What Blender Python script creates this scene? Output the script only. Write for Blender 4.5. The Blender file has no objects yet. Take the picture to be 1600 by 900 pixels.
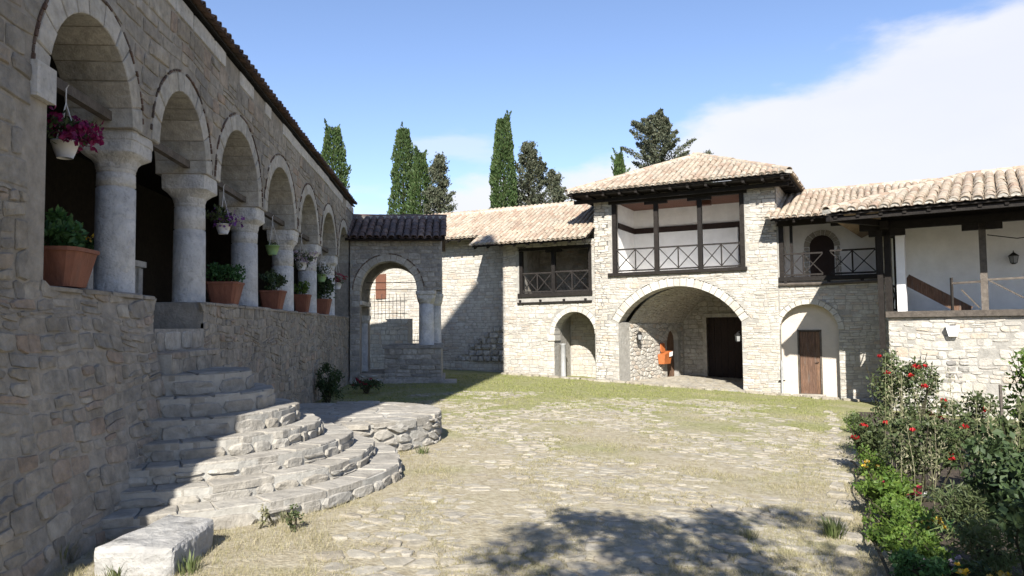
import bpy, math, random
from mathutils import Vector as V, Matrix, noise
from mathutils.geometry import delaunay_2d_cdt
rng = random.Random(7)
sc = bpy.context.scene
COL = sc.collection
R_ = math.radians
# ------------------------------------------------------------------ camera
FPX = 1160.0
PSI, PIT, ROL = R_(4.7), math.atan(61 / 1160.0), R_(0.6)
CAM = V((0, 0, 1.6))
FW = V((math.sin(PSI) * math.cos(PIT), math.cos(PSI) * math.cos(PIT), math.sin(PIT)))
rt0 = V((math.cos(PSI), -math.sin(PSI), 0)); up0 = rt0.cross(FW)
RT = rt0 * math.cos(ROL) - up0 * math.sin(ROL); UPV = up0 * math.cos(ROL) + rt0 * math.sin(ROL)
cd = bpy.data.cameras.new("camera"); cam = bpy.data.objects.new("camera", cd); COL.objects.link(cam)
cd.sensor_width = 36; cd.lens = FPX / 1600 * 36; cd.clip_end = 3000; cd.clip_start = 0.05
m = Matrix((RT, UPV, -FW)).transposed().to_4x4(); m.translation = CAM
cam.matrix_world = m; sc.camera = cam
# ------------------------------------------------------------------ world, sun, exposure
SUN_AZ, SUN_EL = R_(11.5), R_(36.5)          # light travels towards +Y, a little to +X
world = bpy.data.worlds.new("World"); sc.world = world; world.use_nodes = True
nt = world.node_tree; nt.nodes.clear()
def N(tree, t, **k):
    n = tree.nodes.new(t)
    for a, b in k.items(): setattr(n, a, b)
    return n
sky = N(nt, 'ShaderNodeTexSky', sky_type='NISHITA', sun_disc=False, sun_elevation=SUN_EL, sun_rotation=math.pi + SUN_AZ,
        altitude=100, air_density=1.0, dust_density=0.15, ozone_density=2.5)
bg = N(nt, 'ShaderNodeBackground'); out = N(nt, 'ShaderNodeOutputWorld')
bg.inputs['Strength'].default_value = 0.085
tc = N(nt, 'ShaderNodeTexCoord')
mp = N(nt, 'ShaderNodeMapping'); mp.inputs['Scale'].default_value = (1.0, 1.0, 2.6)
nz = N(nt, 'ShaderNodeTexNoise'); nz.inputs['Scale'].default_value = 3.2; nz.inputs['Detail'].default_value = 7; nz.inputs['Roughness'].default_value = 0.55
nt.links.new(tc.outputs['Generated'], mp.inputs[0]); nt.links.new(mp.outputs[0], nz.inputs['Vector'])
# a bank of cloud standing over the right-hand horizon: elevation below a tilted great circle
az0 = R_(63) + PSI
dt = N(nt, 'ShaderNodeVectorMath', operation='DOT_PRODUCT')
dt.inputs[1].default_value = (0.40 * math.sin(az0), 0.40 * math.cos(az0), -1.0)
nt.links.new(tc.outputs['Generated'], dt.inputs[0])
ma = N(nt, 'ShaderNodeMath', operation='MULTIPLY_ADD'); ma.inputs[1].default_value = 0.22; ma.inputs[2].default_value = -0.11
nt.links.new(nz.outputs[0], ma.inputs[0])
ad = N(nt, 'ShaderNodeMath', operation='ADD'); nt.links.new(dt.outputs['Value'], ad.inputs[0]); nt.links.new(ma.outputs[0], ad.inputs[1])
mr = N(nt, 'ShaderNodeMapRange', interpolation_type='SMOOTHSTEP'); mr.inputs[1].default_value = -0.02; mr.inputs[2].default_value = 0.02
mr.inputs[4].default_value = 0.97
nt.links.new(ad.outputs[0], mr.inputs[0])
# thin wisps and low haze clouds near the horizon
sep = N(nt, 'ShaderNodeSeparateXYZ'); nt.links.new(tc.outputs['Generated'], sep.inputs[0])
nz2 = N(nt, 'ShaderNodeTexNoise'); nz2.inputs['Scale'].default_value = 5.5; nz2.inputs['Detail'].default_value = 5
mp2 = N(nt, 'ShaderNodeMapping'); mp2.inputs['Scale'].default_value = (1, 1, 3.5); mp2.inputs['Location'].default_value = (0.35, 0, 0)
nt.links.new(tc.outputs['Generated'], mp2.inputs[0]); nt.links.new(mp2.outputs[0], nz2.inputs['Vector'])
lo = N(nt, 'ShaderNodeMath', operation='MULTIPLY_ADD'); lo.inputs[1].default_value = -1.5; lo.inputs[2].default_value = -0.19
nt.links.new(sep.outputs['Z'], lo.inputs[0])
lo2 = N(nt, 'ShaderNodeMath', operation='ADD'); nt.links.new(lo.outputs[0], lo2.inputs[0]); nt.links.new(nz2.outputs[0], lo2.inputs[1])
mr2 = N(nt, 'ShaderNodeMapRange', interpolation_type='SMOOTHSTEP'); mr2.inputs[1].default_value = 0.0; mr2.inputs[2].default_value = 0.16; mr2.inputs[4].default_value = 0.4
nt.links.new(lo2.outputs[0], mr2.inputs[0])
mxm = N(nt, 'ShaderNodeMath', operation='MAXIMUM'); nt.links.new(mr.outputs[0], mxm.inputs[0]); nt.links.new(mr2.outputs[0], mxm.inputs[1])
nzc = N(nt, 'ShaderNodeTexNoise'); nzc.inputs['Scale'].default_value = 2.2; nzc.inputs['Detail'].default_value = 6
nt.links.new(mp.outputs[0], nzc.inputs['Vector'])
crc = N(nt, 'ShaderNodeValToRGB'); crc.color_ramp.elements[0].position = 0.3; crc.color_ramp.elements[1].position = 0.7
crc.color_ramp.elements[0].color = (4.5, 4.65, 5.2, 1); crc.color_ramp.elements[1].color = (5.1, 5.15, 5.35, 1)
nt.links.new(nzc.outputs[0], crc.inputs[0])
tint = N(nt, 'ShaderNodeMix', data_type='RGBA', blend_type='MULTIPLY'); tint.inputs[0].default_value = 1
tint.inputs[7].default_value = (1.03, 0.98, 1.05, 1)
nt.links.new(sky.outputs[0], tint.inputs[6])
mixc = N(nt, 'ShaderNodeMix', data_type='RGBA')
nt.links.new(mxm.outputs[0], mixc.inputs[0]); nt.links.new(tint.outputs[2], mixc.inputs[6]); nt.links.new(crc.outputs[0], mixc.inputs[7])
nt.links.new(mixc.outputs[2], bg.inputs[0]); nt.links.new(bg.outputs[0], out.inputs[0])
sd = bpy.data.lights.new("sun", 'SUN'); sun = bpy.data.objects.new("sun", sd); COL.objects.link(sun)
sd.energy = 5.0; sd.angle = R_(0.53); sd.color = (1.0, 0.955, 0.89)
SUND = V((math.sin(SUN_AZ) * math.cos(SUN_EL), math.cos(SUN_AZ) * math.cos(SUN_EL), -math.sin(SUN_EL)))
sun.rotation_euler = SUND.to_track_quat('-Z', 'Y').to_euler(); sun.location = (-8, -20, 25)
vs = sc.view_settings; vs.view_transform = 'Standard'; vs.look = 'None'; vs.gamma = 1; vs.use_curve_mapping = False
vs.exposure = 1.2
# ------------------------------------------------------------------ materials
def ramp(tree, cols, mode='LINEAR'):
    r = N(tree, 'ShaderNodeValToRGB'); cr = r.color_ramp; cr.interpolation = mode
    while len(cr.elements) < len(cols): cr.elements.new(0.5)
    for i, c in enumerate(cols):
        cr.elements[i].position = i / max(1, len(cols) - 1) if len(c) == 3 else c[3]
        cr.elements[i].color = (c[0], c[1], c[2], 1)
    return r
def mat(name, cols, rough=0.9, var=0.35, nscale=9.0, bump=0.35, bscale=40.0, stain=None, stain_amt=0.5, stain_scale=2.0, stretch=(1, 1, 1), transl=0.0, spec=0.25, metal=0.0, kk=.54):
    """piece colour picked from cols by the piece's own random value, plus noise in the material"""
    cols = [tuple(v * kk for v in c[:3]) + tuple(c[3:]) for c in cols]; stain = tuple(v * kk for v in stain) if stain else None
    M = bpy.data.materials.new(name); M.use_nodes = True; t = M.node_tree; L = t.links.new
    b = t.nodes['Principled BSDF']; b.inputs['Roughness'].default_value = rough
    b.inputs['Specular IOR Level'].default_value = spec; b.inputs['Metallic'].default_value = metal
    at = N(t, 'ShaderNodeAttribute', attribute_name='rnd'); oi = N(t, 'ShaderNodeObjectInfo')
    s = N(t, 'ShaderNodeMath', operation='ADD'); L(at.outputs['Fac'], s.inputs[0]); L(oi.outputs['Random'], s.inputs[1])
    fr = N(t, 'ShaderNodeMath', operation='FRACT'); L(s.outputs[0], fr.inputs[0])
    r = ramp(t, cols); L(fr.outputs[0], r.inputs[0])
    g = N(t, 'ShaderNodeNewGeometry'); mpn = N(t, 'ShaderNodeMapping'); mpn.inputs['Scale'].default_value = stretch
    L(g.outputs['Position'], mpn.inputs[0])
    n1 = N(t, 'ShaderNodeTexNoise'); n1.inputs['Scale'].default_value = nscale; n1.inputs['Detail'].default_value = 6; n1.inputs['Roughness'].default_value = 0.65
    L(mpn.outputs[0], n1.inputs['Vector'])
    mr_ = N(t, 'ShaderNodeMapRange'); mr_.inputs[1].default_value = 0.3; mr_.inputs[2].default_value = 0.7
    mr_.inputs[3].default_value = 1 - var; mr_.inputs[4].default_value = 1 + var
    L(n1.outputs[0], mr_.inputs[0])
    mul = N(t, 'ShaderNodeMix', data_type='RGBA', blend_type='MULTIPLY'); mul.inputs[0].default_value = 1
    cc = N(t, 'ShaderNodeCombineColor'); 
    for i in range(3): L(mr_.outputs[0], cc.inputs[i])
    L(r.outputs[0], mul.inputs[6]); L(cc.outputs[0], mul.inputs[7]); last = mul.outputs[2]
    n4 = N(t, 'ShaderNodeTexNoise'); n4.inputs['Scale'].default_value = .9; n4.inputs['Detail'].default_value = 5; n4.inputs['Roughness'].default_value = .6; L(g.outputs['Position'], n4.inputs['Vector'])
    m4 = N(t, 'ShaderNodeMapRange'); m4.inputs[1].default_value = .32; m4.inputs[2].default_value = .68; m4.inputs[3].default_value = 1 - var * .55; m4.inputs[4].default_value = 1 + var * .35; L(n4.outputs[0], m4.inputs[0])
    c4 = N(t, 'ShaderNodeCombineColor'); [L(m4.outputs[0], c4.inputs[i]) for i in range(3)]
    mu4 = N(t, 'ShaderNodeMix', data_type='RGBA', blend_type='MULTIPLY'); mu4.inputs[0].default_value = 1; L(last, mu4.inputs[6]); L(c4.outputs[0], mu4.inputs[7]); last = mu4.outputs[2]
    if stain:
        n2 = N(t, 'ShaderNodeTexNoise'); n2.inputs['Scale'].default_value = stain_scale; n2.inputs['Detail'].default_value = 7; n2.inputs['Roughness'].default_value = 0.7
        L(mpn.outputs[0], n2.inputs['Vector'])
        m2 = N(t, 'ShaderNodeMapRange', interpolation_type='SMOOTHSTEP'); m2.inputs[1].default_value = 0.5; m2.inputs[2].default_value = 0.72; m2.inputs[4].default_value = stain_amt
        L(n2.outputs[0], m2.inputs[0])
        mx = N(t, 'ShaderNodeMix', data_type='RGBA'); L(m2.outputs[0], mx.inputs[0]); L(last, mx.inputs[6]); mx.inputs[7].default_value = (*stain, 1); last = mx.outputs[2]
    L(last, b.inputs['Base Color'])
    if bump:
        n3 = N(t, 'ShaderNodeTexNoise'); n3.inputs['Scale'].default_value = bscale; n3.inputs['Detail'].default_value = 8; n3.inputs['Roughness'].default_value = 0.7
        L(mpn.outputs[0], n3.inputs['Vector'])
        bp = N(t, 'ShaderNodeBump'); bp.inputs['Strength'].default_value = min(1, bump); bp.inputs['Distance'].default_value = 0.03
        n5 = N(t, 'ShaderNodeTexNoise'); n5.inputs['Scale'].default_value = bscale * .3; n5.inputs['Detail'].default_value = 4; L(mpn.outputs[0], n5.inputs['Vector'])
        h5 = N(t, 'ShaderNodeMath', operation='MULTIPLY_ADD'); h5.inputs[1].default_value = 1.6; L(n5.outputs[0], h5.inputs[0]); L(n3.outputs[0], h5.inputs[2])
        L(h5.outputs[0], bp.inputs['Height']); L(bp.outputs[0], b.inputs['Normal'])
    if transl:
        tr = N(t, 'ShaderNodeBsdfTranslucent'); L(last, tr.inputs[0]); ms = N(t, 'ShaderNodeMixShader'); ms.inputs[0].default_value = transl
        L(b.outputs[0], ms.inputs[1]); L(tr.outputs[0], ms.inputs[2]); L(ms.outputs[0], t.nodes['Material Output'].inputs[0])
    return M
M = {}
M['stone'] = mat('church_stone', [(.28, .25, .2), (.385, .345, .28), (.32, .295, .25), (.415, .375, .305), (.345, .3, .235), (.29, .27, .235), (.395, .355, .29), (.36, .28, .21), (.365, .33, .275), (.26, .235, .195)], var=.34, nscale=7, bump=.8, bscale=24, stain=(.15, .14, .125), stain_amt=.55, stain_scale=3.0, kk=0.8)
M['mortar'] = mat('mortar', [(.37, .335, .28)] * 2, var=.3, nscale=6, bump=.6, bscale=30, stain=(.2, .19, .165), stain_amt=.6, kk=0.76)
M['wash'] = mat('pale_stone', [(.5, .465, .4), (.56, .525, .46), (.47, .43, .365), (.6, .565, .5), (.51, .445, .355), (.56, .535, .475), (.44, .41, .36), (.54, .505, .44), (.5, .41, .32)], var=.2, nscale=8, bump=.7, bscale=22, stain=(.36, .33, .28), stain_amt=.45, kk=0.78)
M['washm'] = mat('pale_mortar', [(.51, .485, .43)] * 2, var=.16, nscale=7, bump=.5, bscale=30, stain=(.37, .34, .29), stain_amt=.5, kk=0.56)
M['porch'] = mat('porch_stone', [(.3, .29, .26), (.22, .205, .185), (.38, .36, .32), (.27, .25, .215), (.33, .31, .28), (.2, .19, .175)], var=.32, bump=.7, bscale=24, stain=(.14, .13, .12), kk=1.05)
M['step'] = mat('step_stone', [(.52, .485, .42), (.47, .435, .37), (.56, .525, .455), (.45, .41, .34), (.51, .485, .43)], var=.24, nscale=8, bump=.7, bscale=20, stain=(.3, .27, .225), stain_amt=.55, stain_scale=2.6, kk=0.58)
M['stepm'] = mat('step_mortar', [(.6, .575, .51)] * 2, var=.15, bump=.4, stain=(.42, .38, .31), kk=0.55)
M['block'] = mat('block_stone', [(.58, .565, .53)] * 2, var=.22, nscale=5, bump=1.0, bscale=16, stain=(.2, .195, .18), stain_amt=.85, stain_scale=6, kk=0.62)
M['column'] = mat('column_stone', [(.47, .455, .42), (.43, .415, .385), (.5, .48, .44)], var=.2, nscale=6, bump=.9, bscale=45, stain=(.2, .19, .17), stain_amt=.6, stain_scale=17, kk=1.2)
M['vouss'] = mat('arch_stone', [(.42, .395, .34), (.36, .34, .295), (.46, .43, .375), (.39, .355, .29)], var=.25, bump=.55, stain=(.22, .205, .18), stain_amt=.5, kk=0.92)
M['wvouss'] = mat('pale_arch_stone', [(.62, .59, .52), (.57, .53, .455), (.65, .62, .56), (.54, .49, .41)], var=.14, bump=.4, stain=(.45, .41, .34), stain_amt=.4, kk=0.7)
M['brick'] = mat('brick', [(.28, .19, .14), (.34, .21, .15), (.26, .2, .16), (.33, .26, .21)], var=.35, bump=.5, kk=0.36)
M['tile'] = mat('roof_tile', [(.52, .42, .31), (.58, .48, .36), (.48, .36, .26), (.61, .53, .41), (.54, .43, .32), (.46, .33, .24), (.57, .49, .38), (.52, .44, .34)], var=.28, nscale=12, bump=.4, stain=(.36, .31, .25), stain_amt=.6, stain_scale=3.5, kk=0.62)
M['dtile'] = mat('dark_roof_tile', [(.15, .1, .08), (.12, .085, .07), (.19, .12, .09), (.11, .085, .075), (.17, .115, .09), (.24, .165, .12)], var=.4, nscale=12, bump=.4, stain=(.07, .06, .055), stain_amt=.6, stain_scale=4, kk=0.9)
M['tmortar'] = mat('tile_mortar', [(.6, .56, .49)] * 2, var=.2, bump=.5, kk=0.72)
M['wood'] = mat('dark_wood', [(.036, .028, .022), (.045, .034, .026), (.03, .024, .02)], rough=.75, var=.35, nscale=10, bump=.4, bscale=30, stretch=(1, 1, 1), stain=(.075, .062, .05), stain_amt=.5, stain_scale=6, kk=0.3)
M['greywood'] = mat('weathered_wood', [(.15, .125, .1), (.2, .17, .14), (.12, .1, .08)], rough=.8, var=.35, bump=.4, stain=(.07, .055, .045))
M['rail'] = mat('rail_wood', [(.05, .042, .036), (.065, .055, .048)], rough=.8, var=.3, bump=.3, stain=(.13, .115, .1), stain_amt=.4, kk=0.4)
M['redwood'] = mat('red_brown_wood', [(.17, .075, .045), (.14, .062, .04), (.2, .09, .055)], rough=.6, var=.25, bump=.3, stretch=(6, 6, 1), kk=0.75)
M['door'] = mat('door_wood', [(.16, .088, .052), (.13, .075, .05), (.19, .11, .065), (.145, .08, .05)], rough=.7, var=.4, nscale=5, bump=.4, stretch=(5, 5, .7), stain=(.17, .15, .13), stain_amt=.6, stain_scale=3, kk=0.8)
M['ddoor'] = mat('dark_door_wood', [(.05, .027, .02), (.042, .024, .018)], rough=.6, var=.3, bump=.3, stretch=(5, 5, .8))
M['orange'] = mat('varnished_orange_wood', [(.5, .16, .05), (.45, .14, .045)], rough=.35, var=.15, bump=.1, spec=.5, kk=0.8)
M['white'] = mat('white_plaster', [(.72, .71, .69)] * 2, var=.07, nscale=3, bump=.12, stain=(.6, .58, .54), stain_amt=.35, stain_scale=1.4, kk=1.12)
M['cream'] = mat('cream_plaster', [(.66, .58, .49)] * 2, var=.08, nscale=3, bump=.15, stain=(.55, .5, .43), stain_amt=.5, stain_scale=2, kk=0.72)
M['lampw'] = mat('white_paint', [(.8, .8, .79)] * 2, rough=.5, var=.04, bump=0, kk=1)
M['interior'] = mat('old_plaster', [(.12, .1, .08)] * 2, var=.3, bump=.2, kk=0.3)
M['iron'] = mat('iron', [(.045, .043, .042)] * 2, rough=.55, var=.2, bump=.1, metal=.6)
M['pipe'] = mat('grey_pipe', [(.5, .5, .48)] * 2, rough=.5, var=.15, bump=.1)
M['terra'] = mat('terracotta', [(.36, .14, .085), (.4, .165, .1)], rough=.75, var=.22, nscale=6, bump=.2, stretch=(2, 2, .6), stain=(.28, .15, .11), stain_amt=.6, kk=0.5)
M['potw'] = mat('white_plastic', [(.72, .7, .66)] * 2, rough=.45, var=.08, bump=0, kk=0.7)
M['potg'] = mat('green_plastic', [(.28, .42, .16)] * 2, rough=.45, var=.08, bump=0, kk=0.7)
M['soil'] = mat('soil', [(.11, .085, .062)] * 2, var=.45, nscale=14, bump=.8, bscale=25, stain=(.2, .17, .12), stain_amt=.5)
M['pave'] = mat('paving_stone', [(.47, .43, .345), (.43, .385, .3), (.5, .46, .375), (.41, .36, .275), (.46, .42, .345), (.48, .43, .335)], var=.25, nscale=9, bump=.6, bscale=22, stain=(.36, .31, .2), stain_amt=.5, stain_scale=4, kk=0.64)
def leafmat(name, cols, tr=.28, rough=.55): return mat(name, cols, rough=rough, var=.25, nscale=3, bump=0, transl=tr, spec=.3, kk=.8)
M['cypress'] = leafmat('cypress_leaf', [(.065, .115, .034), (.085, .14, .042), (.05, .095, .03), (.11, .145, .05), (.07, .12, .042)])
M['greycon'] = leafmat('grey_conifer_leaf', [(.12, .14, .085), (.1, .12, .075), (.16, .165, .105), (.09, .108, .062), (.175, .165, .11)])
M['rose'] = leafmat('rose_leaf', [(.08, .115, .038), (.105, .135, .05), (.06, .09, .032), (.125, .14, .058), (.085, .11, .046)])
M['bright'] = leafmat('border_leaf', [(.12, .205, .03), (.09, .165, .026), (.17, .245, .042), (.1, .175, .034)], tr=.35)
M['darkleaf'] = leafmat('dark_leaf', [(.05, .085, .03), (.07, .105, .038), (.04, .068, .025)], tr=.2)
M['pot_leaf'] = leafmat('pot_leaf', [(.05, .13, .035), (.07, .16, .045), (.04, .1, .03)])
M['straw'] = leafmat('straw', [(.3, .28, .17), (.36, .33, .21), (.25, .25, .13), (.2, .22, .1)], tr=.3, rough=.7)
M['green_grass'] = leafmat('green_blade', [(.12, .17, .05), (.16, .2, .07), (.2, .22, .1)])
M['stem'] = mat('stem', [(.09, .085, .045), (.07, .06, .035)], var=.2, bump=0)
M['bark'] = mat('bark', [(.1, .08, .06)] * 2, var=.4, bump=.8, bscale=18)
M['red'] = leafmat('red_petal', [(.62, .025, .03), (.55, .02, .03), (.7, .06, .05)], tr=.25)
M['magenta'] = leafmat('magenta_petal', [(.2, .01, .075), (.14, .008, .055), (.27, .015, .1)], tr=.25)
M['purple'] = leafmat('purple_petal', [(.17, .05, .25), (.22, .075, .3)], tr=.25)
M['yellow'] = leafmat('yellow_petal', [(.7, .48, .04), (.65, .4, .03), (.6, .5, .2)], tr=.25)
M['whitep'] = leafmat('white_petal', [(.75, .74, .7)] * 2, tr=.25)
M['pinkp'] = leafmat('pale_lilac_petal', [(.5, .4, .5), (.6, .5, .5)], tr=.25)
M['crimson'] = leafmat('crimson_petal', [(.28, .02, .05), (.35, .03, .06)], tr=.25)
M['paper'] = mat('notice_paper', [(.75, .75, .73)] * 2, var=.25, nscale=60, bump=0, kk=0.9)

def grass_mat(name, blade):
    Mx = bpy.data.materials.new(name); Mx.use_nodes = True; t = Mx.node_tree; L = t.links.new
    b = t.nodes['Principled BSDF']; b.inputs['Roughness'].default_value = .9; b.inputs['Specular IOR Level'].default_value = .15
    g = N(t, 'ShaderNodeNewGeometry')
    n1 = N(t, 'ShaderNodeTexNoise'); n1.inputs['Scale'].default_value = .55; n1.inputs['Detail'].default_value = 5; n1.inputs['Roughness'].default_value = .6
    L(g.outputs['Position'], n1.inputs['Vector'])
    sp = N(t, 'ShaderNodeSeparateXYZ'); L(g.outputs['Position'], sp.inputs[0])
    # the sward is greener away from the trodden middle of the yard, towards the far side
    ym = N(t, 'ShaderNodeMapRange'); ym.inputs[1].default_value = 7; ym.inputs[2].default_value = 21; ym.inputs[3].default_value = -.09; ym.inputs[4].default_value = .32
    L(sp.outputs['Y'], ym.inputs[0])
    a = N(t, 'ShaderNodeMath', operation='ADD'); L(n1.outputs[0], a.inputs[0]); L(ym.outputs[0], a.inputs[1])
    mrg = N(t, 'ShaderNodeMapRange', interpolation_type='SMOOTHSTEP'); mrg.inputs[1].default_value = .42; mrg.inputs[2].default_value = .8; L(a.outputs[0], mrg.inputs[0])
    at = N(t, 'ShaderNodeAttribute', attribute_name='rnd')
    if blade:
        r1 = ramp(t, [(.35, .305, .185), (.42, .37, .25), (.28, .25, .135), (.24, .23, .11)]); r2 = ramp(t, [(.19, .22, .06), (.25, .27, .09), (.33, .31, .14), (.15, .185, .048)])
        L(at.outputs['Fac'], r1.inputs[0]); L(at.outputs['Fac'], r2.inputs[0])
    else:
        n2 = N(t, 'ShaderNodeTexNoise'); n2.inputs['Scale'].default_value = 11; n2.inputs['Detail'].default_value = 8; n2.inputs['Roughness'].default_value = .7
        L(g.outputs['Position'], n2.inputs['Vector'])
        r1 = ramp(t, [(.18, .15, .1, .28), (.255, .22, .15, .43), (.31, .275, .2, .55), (.36, .325, .25, .72)])
        r2 = ramp(t, [(.125, .135, .05, .3), (.2, .2, .085, .5), (.28, .265, .14, .7)])
        L(n2.outputs[0], r1.inputs[0]); L(n2.outputs[0], r2.inputs[0])
        bp = N(t, 'ShaderNodeBump'); bp.inputs['Strength'].default_value = .7; bp.inputs['Distance'].default_value = .03
        n3 = N(t, 'ShaderNodeTexNoise'); n3.inputs['Scale'].default_value = 30; n3.inputs['Detail'].default_value = 8
        L(g.outputs['Position'], n3.inputs['Vector']); L(n3.outputs[0], bp.inputs['Height']); L(bp.outputs[0], b.inputs['Normal'])
    mx = N(t, 'ShaderNodeMix', data_type='RGBA'); L(mrg.outputs[0], mx.inputs[0]); L(r1.outputs[0], mx.inputs[6]); L(r2.outputs[0], mx.inputs[7])
    L(mx.outputs[2], b.inputs['Base Color'])
    if blade:
        tr = N(t, 'ShaderNodeBsdfTranslucent'); L(mx.outputs[2], tr.inputs[0]); ms = N(t, 'ShaderNodeMixShader'); ms.inputs[0].default_value = .3
        L(b.outputs[0], ms.inputs[1]); L(tr.outputs[0], ms.inputs[2]); L(ms.outputs[0], t.nodes['Material Output'].inputs[0])
    return Mx
M['ground'] = grass_mat('dry_ground', False); M['blade'] = grass_mat('dry_grass_blade', True)
# ------------------------------------------------------------------ mesh helpers
class MB:
    def __init__(s): s.v = []; s.f = []; s.r = []; s.m = []
    def add(s, vs, fs, rnd=None, mi=0):
        o = len(s.v); s.v.extend(vs); rnd = rng.random() if rnd is None else rnd
        for f in fs: s.f.append([i + o for i in f]); s.r.append(rnd); s.m.append(mi)
    def mesh(s, name, mats, smooth=False):
        me = bpy.data.meshes.new(name); me.from_pydata(s.v, [], s.f)
        a = me.attributes.new('rnd', 'FLOAT', 'FACE'); a.data.foreach_set('value', s.r)
        for mm in (mats if isinstance(mats, (list, tuple)) else [mats]): me.materials.append(M[mm])
        if any(s.m): me.polygons.foreach_set('material_index', s.m)
        if smooth: me.polygons.foreach_set('use_smooth', [True] * len(s.f))
        me.update(); return me
    def build(s, name, mats, parent=None, smooth=False, **k):
        return link(name, s.mesh(name, mats, smooth), parent, **k)
    # ---- shapes
    def box(s, lo, hi, **k):
        x0, y0, z0 = lo; x1, y1, z1 = hi
        s.add([(x0, y0, z0), (x1, y0, z0), (x1, y1, z0), (x0, y1, z0), (x0, y0, z1), (x1, y0, z1), (x1, y1, z1), (x0, y1, z1)], BOXF, **k); return s
    def bar(s, a, b, w, h, up=V((0, 0, 1)), **k):
        a, b = V(a), V(b); d = (b - a).normalized()
        x = d.cross(up)
        if x.length < 1e-3: x = d.cross(V((0, 1, 0)))
        x.normalize(); y = x.cross(d)
        s.add([a - x * w / 2 - y * h / 2, a + x * w / 2 - y * h / 2, a + x * w / 2 + y * h / 2, a - x * w / 2 + y * h / 2,
               b - x * w / 2 - y * h / 2, b + x * w / 2 - y * h / 2, b + x * w / 2 + y * h / 2, b - x * w / 2 + y * h / 2], BOXF, **k); return s
    def tube(s, pts, rad, n=6, **k):
        pts = [V(p) for p in pts]; vs = []; fs = []
        rad = rad if isinstance(rad, (list, tuple)) else [rad] * len(pts)
        for i, p in enumerate(pts):
            d = (pts[min(i + 1, len(pts) - 1)] - pts[max(i - 1, 0)]).normalized()
            x = d.cross(V((0, 0, 1))) if abs(d.z) < .95 else d.cross(V((1, 0, 0))); x.normalize(); y = d.cross(x)
            for j in range(n):
                a = 2 * math.pi * j / n; vs.append(p + (x * math.cos(a) + y * math.sin(a)) * rad[i])
        for i in range(len(pts) - 1):
            for j in range(n): fs.append((i * n + j, i * n + (j + 1) % n, (i + 1) * n + (j + 1) % n, (i + 1) * n + j))
        fs.append(tuple(range(n))); fs.append(tuple(range((len(pts) - 1) * n, len(pts) * n)))
        s.add(vs, fs, **k); return s
    def loft(s, c, rings, n=32, jit=0.0, rot=0.0, **k):
        """rings: (z, half size, exponent) superellipse sections"""
        vs = []; fs = []
        for (z, h, e) in rings:
            for j in range(n):
                a = 2 * math.pi * j / n; ca, sa = math.cos(a), math.sin(a)
                q = (abs(ca) ** e + abs(sa) ** e) ** (-1 / e)
                x, y = h * q * ca, h * q * sa
                x, y = x * math.cos(rot) - y * math.sin(rot), x * math.sin(rot) + y * math.cos(rot)
                jz = noise.noise(V((x * 6 + c[0], y * 6 + c[1], z * 6))) * jit
                vs.append((c[0] + x * (1 + jz / h), c[1] + y * (1 + jz / h), c[2] + z))
        for i in range(len(rings) - 1):
            for j in range(n): fs.append((i * n + j, i * n + (j + 1) % n, (i + 1) * n + (j + 1) % n, (i + 1) * n + j))
        fs.append(tuple(range(n))); fs.append(tuple(range((len(rings) - 1) * n, len(rings) * n)))
        s.add(vs, fs, **k); return s
BOXF = [(0, 3, 2, 1), (4, 5, 6, 7), (0, 1, 5, 4), (1, 2, 6, 5), (2, 3, 7, 6), (3, 0, 4, 7)]
def link(name, me, parent=None, label=None, cat=None, group=None, kind=None):
    o = bpy.data.objects.new(name, me); COL.objects.link(o)
    if parent is not None:
        o.parent = parent
        if parent.type == 'EMPTY' and 'px' in INV.get(parent.name, {}): o.matrix_parent_inverse = INV[parent.name]['px']
    tag(o, label, cat, group, kind); return o
INV = {}
def tag(o, label=None, cat=None, group=None, kind=None):
    if label: o['label'] = label
    if cat: o['category'] = cat
    if group: o['group'] = group
    if kind: o['kind'] = kind
def thing(name, loc, label, cat, group=None):
    o = bpy.data.objects.new(name, None); COL.objects.link(o); o.location = loc; o.empty_display_size = .2
    INV[o.name] = {'px': Matrix.Translation(-V(loc))}
    tag(o, label, cat, group); return o
def gz(x, y=0):
    t = (min(x, 14) - 1) / .8
    return -.048 * (t if t > 30 else math.log1p(math.exp(t)))
def pxpos(x, D, z=None):
    """ground position straight below the view ray of column x at depth D"""
    p = CAM + (FW + RT * ((x - 800) / FPX)) * D
    return V((p.x, p.y, gz(p.x) if z is None else z))
class Fr:
    def __init__(s, O, U, NO): s.O = V(O); s.U = V(U); s.N = V(NO)
    def __call__(s, u, z, d=0.0): return s.O + s.U * u + s.N * d + V((0, 0, z))
def in_poly(p, poly):
    x, y = p; c = False; j = len(poly) - 1
    for i in range(len(poly)):
        xi, yi = poly[i]; xj, yj = poly[j]
        if (yi > y) != (yj > y) and x < (xj - xi) * (y - yi) / (yj - yi) + xi: c = not c
        j = i
    return c
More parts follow.
